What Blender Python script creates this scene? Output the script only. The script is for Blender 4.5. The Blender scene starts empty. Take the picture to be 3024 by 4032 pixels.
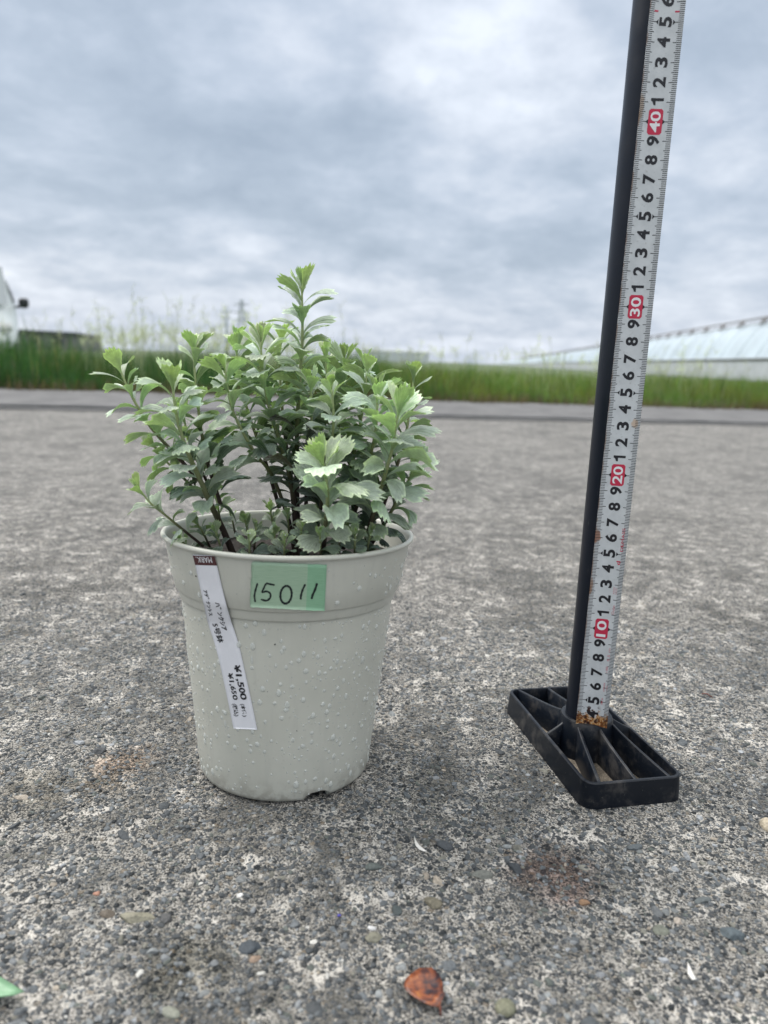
import bpy, math, random
import numpy as np
from mathutils import Vector, Matrix

SC = bpy.context.scene
COL = SC.collection
rng = np.random.default_rng(7)
R_ = math.radians

# ------------------------------------------------------------------ camera (all builders work in cm, scene in m)
F_PX, PITCH, ROLL, CAM_H = 2895.6, 0.203859, 0.0405443, 25.7635
cth, sth, cr, sr = math.cos(PITCH), math.sin(PITCH), math.cos(ROLL), math.sin(ROLL)
R0 = np.array([1.0, 0, 0]); FW = np.array([0, cth, -sth]); U0 = np.array([0, sth, cth])
CP = np.array([0, 0, CAM_H])
Rc = cr * R0 + sr * U0
Uc = cr * U0 - sr * R0
cam_d = bpy.data.cameras.new('camera'); cam = bpy.data.objects.new('camera', cam_d); COL.objects.link(cam)
M = Matrix(((Rc[0], Uc[0], -FW[0], 0), (Rc[1], Uc[1], -FW[1], 0), (Rc[2], Uc[2], -FW[2], CAM_H * .01), (0, 0, 0, 1)))
cam.matrix_world = M
cam_d.sensor_fit = 'VERTICAL'; cam_d.sensor_height = 36.0; cam_d.lens = F_PX / 4032 * 36
cam_d.clip_start = 0.02; cam_d.clip_end = 3000
cam_d.dof.use_dof = True; cam_d.dof.focus_distance = 0.47; cam_d.dof.aperture_fstop = 8.0
SC.camera = cam

def ray(px, py):
    X = (px - 1512) / F_PX; Y = (py - 2016) / F_PX
    return FW + Rc * X - Uc * Y
def at(px, py, D):
    """point (cm) seen at photo pixel px,py lying in the plane y = D"""
    d = ray(px, py); return CP + d * (D / d[1])
def gp(px, py, z=0.0):
    d = ray(px, py); return CP + d * ((z - CAM_H) / d[2])
def proj(P):
    d = np.asarray(P) - CP; z = d @ FW
    return 1512 + F_PX * (d @ Rc) / z, 2016 - F_PX * (d @ Uc) / z

# ------------------------------------------------------------------ sun, sky, exposure
SUN_EL, SUN_AZ = R_(52), R_(-60)     # azimuth measured from +Y towards +X
sun_d = bpy.data.lights.new('sun', 'SUN'); sun_d.energy = 2.0; sun_d.angle = R_(22); sun_d.color = (1.0, .965, .92)
sun = bpy.data.objects.new('sun', sun_d); COL.objects.link(sun)
sd = Vector((math.sin(SUN_AZ) * math.cos(SUN_EL), math.cos(SUN_AZ) * math.cos(SUN_EL), math.sin(SUN_EL)))
sun.rotation_euler = sd.to_track_quat('Z', 'Y').to_euler(); sun.location = (0, 0, 5)

world = bpy.data.worlds.new('World'); SC.world = world; world.use_nodes = True
nt = world.node_tree; nt.nodes.clear()

class NT:
    def __init__(s, nt): s.t = nt
    def n(s, typ, **kw):
        nd = s.t.nodes.new(typ)
        for k, v in kw.items(): setattr(nd, k, v)
        return nd
    def link(s, a, b): s.t.links.new(a, b)
    def val(s, sock, v):
        if isinstance(v, bpy.types.NodeSocket): s.link(v, sock)
        else: sock.default_value = v
    def math(s, op, a, b=0.0, c=0.0, clamp=False):
        nd = s.n('ShaderNodeMath', operation=op, use_clamp=clamp)
        s.val(nd.inputs[0], a); s.val(nd.inputs[1], b); s.val(nd.inputs[2], c); return nd.outputs[0]
    def vmath(s, op, a, b=(0, 0, 0), scale=None):
        nd = s.n('ShaderNodeVectorMath', operation=op)
        s.val(nd.inputs[0], a); s.val(nd.inputs[1], b)
        if scale is not None: s.val(nd.inputs['Scale'], scale)
        return nd.outputs['Value'] if op in ('LENGTH', 'DISTANCE', 'DOT_PRODUCT') else nd.outputs[0]
    def noise(s, vec, scale, detail=4, rough=.5, dist=0.0, out=0):
        nd = s.n('ShaderNodeTexNoise'); 
        if vec is not None: s.link(vec, nd.inputs['Vector'])
        nd.inputs['Scale'].default_value = scale; nd.inputs['Detail'].default_value = detail
        nd.inputs['Roughness'].default_value = rough; nd.inputs['Distortion'].default_value = dist
        return nd.outputs[out]
    def vor(s, vec, scale, feature='F1', out='Distance', rnd=1.0):
        nd = s.n('ShaderNodeTexVoronoi', feature=feature)
        if vec is not None: s.link(vec, nd.inputs['Vector'])
        nd.inputs['Scale'].default_value = scale
        nd.inputs['Randomness'].default_value = rnd
        return nd.outputs[out]
    def ramp(s, f, stops, interp='LINEAR'):
        nd = s.n('ShaderNodeValToRGB'); nd.color_ramp.interpolation = interp
        e = nd.color_ramp.elements
        while len(e) < len(stops): e.new(0.5)
        for i, (p, c) in enumerate(stops):
            e[i].position = p
            c = (c, c, c) if isinstance(c, (int, float)) else c
            e[i].color = (*c[:3], 1)
        s.val(nd.inputs[0], f); return nd.outputs[0]
    def mix(s, f, a, b, mode='MIX'):
        nd = s.n('ShaderNodeMix', data_type='RGBA', blend_type=mode)
        s.val(nd.inputs['Factor'], f)
        for k, v in ((6, a), (7, b)):
            if isinstance(v, tuple): v = (*v[:3], 1)
            s.val(nd.inputs[k], v)
        return nd.outputs[2]
    def smooth(s, v, a, b, lo=0.0, hi=1.0):
        nd = s.n('ShaderNodeMapRange', interpolation_type='SMOOTHSTEP')
        s.val(nd.inputs[0], v); s.val(nd.inputs[1], a); s.val(nd.inputs[2], b); s.val(nd.inputs[3], lo); s.val(nd.inputs[4], hi)
        return nd.outputs[0]

W = NT(nt)
tc = W.n('ShaderNodeTexCoord')
dirv = tc.outputs['Generated']
sep = W.n('ShaderNodeSeparateXYZ'); W.link(dirv, sep.inputs[0])
zc = W.math('MAXIMUM', sep.outputs[2], 0.0)
zd = W.math('ADD', zc, 0.27)
comb = W.n('ShaderNodeCombineXYZ')
W.link(W.math('DIVIDE', sep.outputs[0], zd), comb.inputs[0]); W.link(W.math('DIVIDE', sep.outputs[1], zd), comb.inputs[1])
pv = comb.outputs[0]
def skyp(px, py):
    d = ray(px, py); d = d / np.linalg.norm(d); z = max(d[2], 0) + .27
    return (d[0] / z, d[1] / z, 0)
wob = W.vmath('SCALE', W.vmath('SUBTRACT', W.noise(pv, 1.6, 4, .55, out=1), (.5, .5, .5)), scale=1.1)
wob = W.vmath('MULTIPLY', wob, (1, 1, 0))
pw = W.vmath('ADD', pv, wob)
big = W.noise(pv, 1.3, 6, .55, .3)
med = W.noise(pv, 3.4, 9, .62, .2)
fine = W.noise(pv, 8.0, 6, .6, .3)
dens = W.math('ADD', W.math('MULTIPLY', big, .34), W.math('ADD', W.math('MULTIPLY', med, .48), W.math('MULTIPLY', fine, .18)))
bias = 0.0
for (px, py, rad, amp) in [(700, 560, .5, -.06), (1150, 780, .45, -.08), (300, 700, .5, -.05), (2000, 450, .38, .15), (1780, 130, .22, .13),
                           (1250, 60, .3, .03), (1150, 960, .35, .07), (2700, 250, .4, -.06), (2650, 700, .4, .05), (1900, 980, .5, -.05), (120, 100, .3, -.05),
                           (500, 330, .2, .05)]:
    d = W.vmath('DISTANCE', pw, skyp(px, py))
    bias = W.math('ADD', bias, W.math('MULTIPLY', W.smooth(d, 0.0, rad * 1.35, 1, 0), amp))
hz = W.smooth(zc, .0, .17, 1, 0)
bright = W.math('ADD', W.math('ADD', dens, bias), W.math('MULTIPLY', hz, .125))
cloud = W.ramp(bright, [(.24, (2.3, 2.75, 3.4)), (.36, (2.85, 3.3, 3.95)), (.44, (3.25, 3.7, 4.35)), (.52, (3.9, 4.3, 4.95)), (.59, (4.7, 5.0, 5.55)), (.72, (6.3, 6.5, 6.95))])
cloud = W.mix(1.0, cloud, (.965, 1.0, 1.035), 'MULTIPLY')
skytex = W.n('ShaderNodeTexSky', sky_type='NISHITA'); skytex.sun_disc = False
skytex.sun_elevation = SUN_EL; skytex.sun_rotation = SUN_AZ
skytex.air_density = 1.5; skytex.dust_density = 3.0
mixed = W.mix(.93, skytex.outputs[0], cloud)
# an overcast vault is brighter towards the zenith than at the horizon
zen = W.smooth(zc, .36, .85, 1.0, 2.3)
mixed = W.mix(W.smooth(zc, .36, .7, 0, .85), mixed, (6.15, 6.2, 6.15))   # thick bright cloud overhead, whiter than the rim of the sky
gain = W.vmath('SCALE', mixed, scale=zen)
bg = W.n('ShaderNodeBackground'); W.link(gain, bg.inputs[0]); bg.inputs[1].default_value = .1
wo = W.n('ShaderNodeOutputWorld'); W.link(bg.outputs[0], wo.inputs[0])

SC.view_settings.view_transform = 'Standard'; SC.view_settings.look = 'None'
SC.view_settings.exposure = 0.63; SC.view_settings.gamma = 1.0
SC.cycles.use_denoising = True
SC.cycles.max_bounces = 8; SC.cycles.transparent_max_bounces = 8
SC.cycles.sample_clamp_indirect = 6

# ------------------------------------------------------------------ object helpers
def tag(o, label=None, cat=None, group=None, kind=None):
    if label: o['label'] = label
    if cat: o['category'] = cat
    if group: o['group'] = group
    if kind: o['kind'] = kind
    return o
def empty(name, loc_cm, **k):
    o = bpy.data.objects.new(name, None); COL.objects.link(o); o.empty_display_size = .02
    o.location = Vector(loc_cm) * .01; o['_org'] = [float(v) for v in loc_cm]
    return tag(o, **k)
def org(o):
    return np.array(list(o['_org'])) if (o is not None and '_org' in o) else np.zeros(3)
def obj(name, verts, faces, mat, parent=None, smooth=True, cols=None, uvs=None, origin=None, sharp=None, **k):
    """verts in world cm; the object origin is the root's origin"""
    v = np.asarray(verts, dtype=float)
    if parent is not None: O = org(parent)
    elif origin is not None: O = np.asarray(origin, float)
    else: O = np.zeros(3)
    v = (v - O) * .01
    me = bpy.data.meshes.new(name)
    if isinstance(faces, np.ndarray):
        nf, k_ = faces.shape
        me.vertices.add(len(v)); me.vertices.foreach_set('co', v.astype(np.float32).ravel())
        me.loops.add(nf * k_); me.loops.foreach_set('vertex_index', faces.astype(np.int32).ravel())
        me.polygons.add(nf); me.polygons.foreach_set('loop_start', np.arange(0, nf * k_, k_, dtype=np.int32))
        me.update(calc_edges=True)
    else:
        me.from_pydata([tuple(p) for p in v], [], [tuple(f) for f in faces]); me.update()
    me.polygons.foreach_set('use_smooth', [bool(smooth)] * len(me.polygons))
    if cols is not None:
        ca = me.color_attributes.new('col', 'FLOAT_COLOR', 'POINT')
        c = np.ones((len(v), 4), np.float32); c[:, :3] = np.asarray(cols)[:, :3]
        ca.data.foreach_set('color', c.ravel())
    if uvs is not None:
        uv = me.uv_layers.new(name='uv'); li = np.zeros(len(me.loops), np.int32); me.loops.foreach_get('vertex_index', li)
        uv.data.foreach_set('uv', np.asarray(uvs, np.float32)[li].ravel())
    if sharp is not None:
        try: me.set_sharp_from_angle(angle=R_(sharp))
        except Exception: pass
    me.materials.append(mat)
    o = bpy.data.objects.new(name, me); COL.objects.link(o)
    if parent is not None:
        o.parent = parent
        o['_org'] = list(O)
    else:
        o.location = Vector(O) * .01; o['_org'] = list(O)
    return tag(o, **k)

class MB:
    def __init__(s): s.v = []; s.f = []; s.c = []
    def add(s, v, f, c=None):
        b = len(s.v); s.v += [tuple(map(float, p)) for p in v]; s.f += [tuple(i + b for i in q) for q in f]
        if c is not None: s.c += [c] * len(v)
    def box(s, c, size, ax=None, col=None):
        c = np.asarray(c, float); ax = np.eye(3) if ax is None else np.asarray(ax, float)
        h = np.asarray(size, float) / 2
        v = [c + ax[0] * h[0] * i + ax[1] * h[1] * j + ax[2] * h[2] * k for i in (-1, 1) for j in (-1, 1) for k in (-1, 1)]
        s.add(v, [(0, 1, 3, 2), (4, 6, 7, 5), (0, 4, 5, 1), (2, 3, 7, 6), (0, 2, 6, 4), (1, 5, 7, 3)], col)
    def tube(s, pts, rad, n=8, cap=True, col=None):
        pts = [np.asarray(p, float) for p in pts]
        rad = [rad] * len(pts) if isinstance(rad, (int, float)) else rad
        prev = None; V = []; Fc = []
        for i, p in enumerate(pts):
            t = pts[min(i + 1, len(pts) - 1)] - pts[max(i - 1, 0)]; t = t / (np.linalg.norm(t) + 1e-9)
            if prev is None:
                a = np.array([0, 0, 1.]) if abs(t[2]) < .9 else np.array([1., 0, 0])
                u = np.cross(t, a)
            else: u = prev - t * (prev @ t)
            u /= np.linalg.norm(u); w = np.cross(t, u); prev = u
            for k in range(n):
                a = 2 * math.pi * k / n; V.append(p + rad[i] * (u * math.cos(a) + w * math.sin(a)))
        for i in range(len(pts) - 1):
            for k in range(n):
                k2 = (k + 1) % n; Fc.append((i * n + k, i * n + k2, (i + 1) * n + k2, (i + 1) * n + k))
        if cap: Fc.append(tuple(range(n))[::-1]); Fc.append(tuple((len(pts) - 1) * n + k for k in range(n)))
        s.add(V, Fc, col)
    def build(s, name, mat, parent=None, **k):
        return obj(name, np.array(s.v), s.f, mat, parent, cols=(s.c if len(s.c) == len(s.v) and s.c else None), **k)

def lathe(profile, n=96):
    V = []; Fc = []
    for r, z in profile:
        for k in range(n):
            a = 2 * math.pi * k / n; V.append((r * math.cos(a), r * math.sin(a), z))
    for i in range(len(profile) - 1):
        for k in range(n):
            k2 = (k + 1) % n; Fc.append((i * n + k, i * n + k2, (i + 1) * n + k2, (i + 1) * n + k))
    return np.array(V), Fc

# ------------------------------------------------------------------ materials
def mat(name):
    m = bpy.data.materials.new(name); m.use_nodes = True; t = m.node_tree; t.nodes.clear()
    N = NT(t); out = N.n('ShaderNodeOutputMaterial'); b = N.n('ShaderNodeBsdfPrincipled'); N.link(b.outputs[0], out.inputs[0])
    return m, N, b, out
def simple(name, col, rough=.5, bump=0.0, bscale=300, var=0.0, vscale=40, metal=0.0, spec=.5, detail=4):
    m, N, b, _ = mat(name)
    g = N.n('ShaderNodeTexCoord').outputs['Object']
    if var:
        f = N.noise(g, vscale, detail, .6)
        c = N.mix(N.smooth(f, .3, .7), tuple(x * (1 - var) for x in col), tuple(min(1, x * (1 + var)) for x in col)); N.link(c, b.inputs['Base Color'])
    else: b.inputs['Base Color'].default_value = (*col, 1)
    b.inputs['Roughness'].default_value = rough; b.inputs['Metallic'].default_value = metal
    b.inputs['Specular IOR Level'].default_value = spec
    if bump:
        bn = N.n('ShaderNodeBump'); bn.inputs['Strength'].default_value = bump; bn.inputs['Distance'].default_value = .001
        N.link(N.noise(g, bscale, 4, .6), bn.inputs['Height']); N.link(bn.outputs[0], b.inputs['Normal'])
    return m

POT = np.array([-5.7827, 43.6593, 0.0]); TILT = .0475

def make_pavement():
    m, N, b, _ = mat('weathered aggregate paving')
    pos = N.n('ShaderNodeNewGeometry').outputs['Position']
    flat = N.vmath('MULTIPLY', pos, (1, 1, .0))
    wv = N.vmath('SCALE', N.vmath('SUBTRACT', N.noise(flat, 260, 3, .6, out=1), (.5, .5, .5)), scale=.0035)
    pw_ = N.vmath('ADD', flat, wv)
    # stones of two sizes in a pale cement
    rot = N.n('ShaderNodeVectorRotate', rotation_type='Z_AXIS'); N.link(pw_, rot.inputs['Vector']); rot.inputs['Angle'].default_value = .5
    v1 = N.vor(pw_, 260); c1 = N.vor(pw_, 260, out='Color')
    v2 = N.vor(rot.outputs[0], 560); c2 = N.vor(rot.outputs[0], 560, out='Color')
    s1 = N.n('ShaderNodeSeparateColor'); N.link(c1, s1.inputs[0]); s2 = N.n('ShaderNodeSeparateColor'); N.link(c2, s2.inputs[0])
    stone = [(0, (.045, .05, .053)), (.3, (.085, .092, .098)), (.6, (.13, .138, .145)), (.84, (.20, .205, .205)), (.9, (.30, .25, .19)), (.95, (.6, .57, .52)), (1, (.09, .095, .095))]
    k1 = N.ramp(s1.outputs[0], stone); k2 = N.ramp(s2.outputs[0], stone)
    clump = N.noise(flat, 34, 5, .65); clump2 = N.noise(flat, 9, 5, .6); clump3 = N.noise(flat, 2.2, 4, .6)
    cl = N.math('ADD', N.math('MULTIPLY', clump, .5), N.math('ADD', N.math('MULTIPLY', clump2, .3), N.math('MULTIPLY', clump3, .2)))
    speck = N.noise(flat, 900, 3, .7)
    patch = N.smooth(N.noise(flat, 50, 8, .7, .3), .50, .60); patch2 = N.smooth(N.noise(flat, 14, 6, .62, .5), .42, .60)
    cem = N.mix(N.math('MULTIPLY', N.smooth(cl, .40, .55), N.math('ADD', .62, N.math('MULTIPLY', patch, .38))), (.165, .158, .143), (.68, .64, .58))
    cem = N.mix(N.smooth(N.math('ADD', speck, N.math('MULTIPLY', patch, .07)), .45, .55), (.082, .079, .071), cem)
    m1 = N.math('MULTIPLY', N.smooth(v1, .36, .46, 1, 0), N.smooth(s1.outputs[1], .26, .32))
    m2 = N.math('MULTIPLY', N.smooth(v2, .40, .52, 1, 0), N.smooth(s2.outputs[1], .20, .26))
    keepst = N.math('SUBTRACT', 1.0, N.math('MULTIPLY', N.math('MULTIPLY', patch, patch2), .5))
    m2 = N.math('MULTIPLY', m2, keepst); m1 = N.math('MULTIPLY', m1, N.math('ADD', .35, N.math('MULTIPLY', keepst, .65)))
    base = N.mix(m2, cem, k2); base = N.mix(m1, base, k1)
    base = N.mix(N.math('MULTIPLY', N.smooth(N.noise(flat, 17, 5, .6, .6), .50, .66), .36), base, N.mix(1.0, base, (.5, .5, .48), 'MULTIPLY'))
    # rusty and earthy stains, and plain darker patches
    def stain(px, py, rad, col, amt, base, ystretch=1.0):
        p = gp(px, py) * .01
        q = N.vmath('ADD', flat, N.vmath('SCALE', N.vmath('SUBTRACT', N.noise(flat, 60, 4, .6, out=1), (.5, .5, .5)), scale=rad * 1.3 * .01))
        q = N.vmath('MULTIPLY', N.vmath('SUBTRACT', q, (p[0], p[1], 0)), (1, ystretch, 0))
        d = N.vmath('LENGTH', q)
        f = N.math('MULTIPLY', N.smooth(d, rad * .002, rad * .01, 1, 0), amt)
        return N.mix(f, base, N.mix(.5, base, col, 'MULTIPLY') if False else N.mix(1.0, base, col, 'MULTIPLY'))
    base = stain(500, 3000, 3.0, (.80, .60, .46), .7, base)
    base = stain(410, 3080, 2.6, (.55, .48, .40), .7, base)
    base = stain(2180, 3450, 3.4, (.62, .47, .44), .85, base)
    base = stain(640, 2400, 4.5, (.55, .55, .55), .7, base, 2.0)
    base = stain(720, 3800, 3.0, (.42, .42, .38), .8, base)
    base = stain(1650, 3060, 5.0, (.6, .6, .58), .4, base)  # plain neutral darkening of the paving right of the pot
    base = stain(150, 3120, 4.0, (.5, .48, .42), .6, base)
    # further away the surface is worn smooth and paler
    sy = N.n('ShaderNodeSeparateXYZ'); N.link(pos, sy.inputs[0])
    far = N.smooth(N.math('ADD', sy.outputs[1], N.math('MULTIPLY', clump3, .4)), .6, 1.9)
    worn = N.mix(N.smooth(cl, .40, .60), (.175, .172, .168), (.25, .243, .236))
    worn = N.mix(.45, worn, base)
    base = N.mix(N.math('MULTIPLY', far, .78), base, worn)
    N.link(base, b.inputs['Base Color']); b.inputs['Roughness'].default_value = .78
    b.inputs['Specular IOR Level'].default_value = .12
    h = N.math('ADD', N.math('MULTIPLY', N.smooth(v1, .1, .5, 1, 0), m1), N.math('MULTIPLY', N.math('MULTIPLY', N.smooth(v2, .1, .5, 1, 0), m2), .5))
    h = N.math('ADD', h, N.math('MULTIPLY', speck, .55)); h = N.math('ADD', h, N.math('MULTIPLY', clump, .9))
    bn = N.n('ShaderNodeBump'); bn.inputs['Strength'].default_value = 1.0; bn.inputs['Distance'].default_value = .0032
    N.link(h, bn.inputs['Height']); N.link(bn.outputs[0], b.inputs['Normal'])
    return m
M_pave = make_pavement()

def make_stone():
    m, N, b, _ = mat('stone'); a = N.n('ShaderNodeAttribute', attribute_name='col')
    pos = N.n('ShaderNodeNewGeometry').outputs['Position']
    f = N.noise(pos, 700, 4, .65)
    c = N.mix(1.0, a.outputs['Color'], N.ramp(f, [(.25, .55), (.55, 1.0), (.8, 1.45)]), 'MULTIPLY')
    N.link(c, b.inputs['Base Color']); b.inputs['Roughness'].default_value = .72
    bn = N.n('ShaderNodeBump'); bn.inputs['Strength'].default_value = .5; bn.inputs['Distance'].default_value = .0006
    N.link(N.noise(pos, 1100, 3, .6), bn.inputs['Height']); N.link(bn.outputs[0], b.inputs['Normal'])
    return m
M_stone = make_stone()

def make_leafmat(name='leaf', silver=1.0):
    m, N, b, out = mat(name); a = N.n('ShaderNodeAttribute', attribute_name='col')
    uv = N.n('ShaderNodeUVMap').outputs[0]
    s = N.n('ShaderNodeSeparateXYZ'); N.link(uv, s.inputs[0])
    pos = N.n('ShaderNodeNewGeometry').outputs['Position']
    blotch = N.noise(pos, 260, 3, .6)
    hairs = N.noise(pos, 1500, 2, .6)
    c = N.mix(1.0, a.outputs['Color'], N.ramp(blotch, [(.3, .78), (.7, 1.2)]), 'MULTIPLY')
    c = N.mix(N.math('MULTIPLY', N.smooth(hairs, .5, .75), .25), c, (.55, .62, .52))
    # veins fan out from the leaf base, the rim is pale
    wv = N.math('ABSOLUTE', N.math('SINE', N.math('MULTIPLY', s.outputs[0], 14.0)))
    vein = N.smooth(wv, .0, .22, 1, 0)
    c = N.mix(N.math('MULTIPLY', vein, .4), c, N.mix(1.0, c, (1.5, 1.5, 1.35), 'MULTIPLY'))
    au = N.math('ABSOLUTE', s.outputs[0])
    rim = N.math('MAXIMUM', N.smooth(au, .9, 1.0), N.smooth(s.outputs[1], .93, 1.0))
    c = N.mix(N.math('MULTIPLY', rim, .75), c, N.mix(1.0, c, (1.7, 1.7, 1.45), 'MULTIPLY'))
    gb = N.n('ShaderNodeNewGeometry').outputs['Backfacing']
    c = N.mix(gb, N.mix(1.0, c, (.78, .87, .66), 'MULTIPLY'), c)      # felted silver above, greener below
    N.link(c, b.inputs['Base Color']); N.link(N.smooth(blotch, .35, .65, .32, .6), b.inputs['Roughness'])
    b.inputs['Sheen Weight'].default_value = .45 * silver; b.inputs['Sheen Roughness'].default_value = .4
    b.inputs['Sheen Tint'].default_value = (.9, 1, .92, 1)
    bn = N.n('ShaderNodeBump'); bn.inputs['Strength'].default_value = .45; bn.inputs['Distance'].default_value = .0006
    N.link(N.math('ADD', wv, N.math('MULTIPLY', blotch, .8)), bn.inputs['Height']); N.link(bn.outputs[0], b.inputs['Normal'])
    tr = N.n('ShaderNodeBsdfTranslucent'); N.link(N.mix(1.0, c, (1.15, 1.35, .5), 'MULTIPLY'), tr.inputs[0])
    mx = N.n('ShaderNodeMixShader'); mx.inputs[0].default_value = .21
    N.link(b.outputs[0], mx.inputs[1]); N.link(tr.outputs[0], mx.inputs[2]); N.link(mx.outputs[0], out.inputs[0])
    return m
M_leaf = make_leafmat()

def make_attr(name, rough=.7, trans=0.0):
    m, N, b, out = mat(name); a = N.n('ShaderNodeAttribute', attribute_name='col')
    N.link(a.outputs['Color'], b.inputs['Base Color']); b.inputs['Roughness'].default_value = rough
    if trans:
        tr = N.n('ShaderNodeBsdfTranslucent'); N.link(N.mix(1.0, a.outputs['Color'], (1.3, 1.4, .6), 'MULTIPLY'), tr.inputs[0])
        mx = N.n('ShaderNodeMixShader'); mx.inputs[0].default_value = trans
        N.link(b.outputs[0], mx.inputs[1]); N.link(tr.outputs[0], mx.inputs[2]); N.link(mx.outputs[0], out.inputs[0])
    return m
M_grass = make_attr('grass blade', .6, .4)
M_twig = make_attr('bark', .75)

def make_pot():
    m, N, b, _ = mat('pale sage plastic')
    g = N.n('ShaderNodeTexCoord').outputs['Object']
    f = N.noise(g, 22, 4, .6); d = N.noise(g, 900, 2, .5)
    c = N.mix(N.smooth(f, .35, .7), (.50, .498, .435), (.54, .537, .472))
    dirt = N.smooth(N.noise(g, 240, 3, .6), .64, .74)
    c = N.mix(N.math('MULTIPLY', dirt, .3), c, (.3, .29, .24))
    sz = N.n('ShaderNodeSeparateXYZ'); N.link(g, sz.inputs[0])
    run = N.n('ShaderNodeMapping'); N.link(g, run.inputs[0]); run.inputs['Scale'].default_value = (260, 260, 22)
    c = N.mix(N.math('MULTIPLY', N.smooth(N.noise(run.outputs[0], 1.0, 4, .6), .5, .72), .22), c, (.40, .40, .36))
    soilm = N.math('MULTIPLY', N.smooth(sz.outputs[2], .004, .022, 1, 0), N.smooth(N.noise(g, 130, 4, .65), .4, .6))
    c = N.mix(N.math('MULTIPLY', soilm, .55), c, (.24, .22, .18))
    N.link(c, b.inputs['Base Color'])
    b.inputs['Roughness'].default_value = .34; b.inputs['Subsurface Weight'].default_value = .05; b.inputs['Subsurface Radius'].default_value = (.004, .004, .003)
    bn = N.n('ShaderNodeBump'); bn.inputs['Strength'].default_value = .12; bn.inputs['Distance'].default_value = .0003
    N.link(N.math('ADD', N.noise(g, 160, 3, .5), N.math('MULTIPLY', d, .3)), bn.inputs['Height']); N.link(bn.outputs[0], b.inputs['Normal'])
    return m
M_pot = make_pot()
M_water, N_, b_, _ = mat('water drop'); b_.inputs['Alpha'].default_value = .55; b_.inputs['IOR'].default_value = 1.45; b_.inputs['Specular IOR Level'].default_value = .75
b_.inputs['Roughness'].default_value = .05; b_.inputs['Base Color'].default_value = (.72, .745, .70, 1)
M_soil = simple('potting soil', (.016, .011, .008), .9, 1.0, 260, .6, 220)
M_paper = simple('label paper', (.72, .72, .75), .55, .15, 90, .04, 60)
M_maroon = simple('maroon print', (.07, .018, .02), .6)
M_ink = simple('black ink', (.008, .008, .012), .5)
M_marker = simple('black marker', (.006, .012, .014), .35)
M_white = simple('white print', (.75, .75, .76), .6)
M_tube = None
def make_black(name, base, scuff, rough, dirt=0.0, sc=1.0):
    m, N, b, _ = mat(name)
    g = N.n('ShaderNodeTexCoord').outputs['Object']
    st = N.n('ShaderNodeMapping'); N.link(g, st.inputs[0]); st.inputs['Rotation'].default_value = (.5, .4, .3); st.inputs['Scale'].default_value = (900, 900, 60)
    f = N.noise(st.outputs[0], 1.0, 3, .7)
    patch = N.noise(g, 30 * sc, 3, .6)
    k = N.math('MULTIPLY', N.smooth(f, .62, .72), N.smooth(patch, .5, .66))
    c = N.mix(k, base, scuff)
    if dirt:
        c = N.mix(N.math('MULTIPLY', N.smooth(N.noise(g, 70, 5, .65), .48, .68), dirt), c, (.12, .11, .10))
        c = N.mix(N.smooth(N.noise(g, 1300, 2, .5), .72, .76, 0, .5), c, (.3, .29, .25))
    N.link(c, b.inputs['Base Color']); b.inputs['Specular IOR Level'].default_value = .3
    N.link(N.smooth(patch, .3, .7, rough - .07, rough + .1), b.inputs['Roughness'])
    return m
M_tube = make_black('black coated tube', (.0035, .006, .013), (.08, .08, .08), .36)
M_base = make_black('black plastic', (.0045, .007, .012), (.07, .07, .07), .36, .34)
M_sand = simple('trapped grit', (.16, .135, .105), .9, 1.0, 700, .35, 400)

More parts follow.
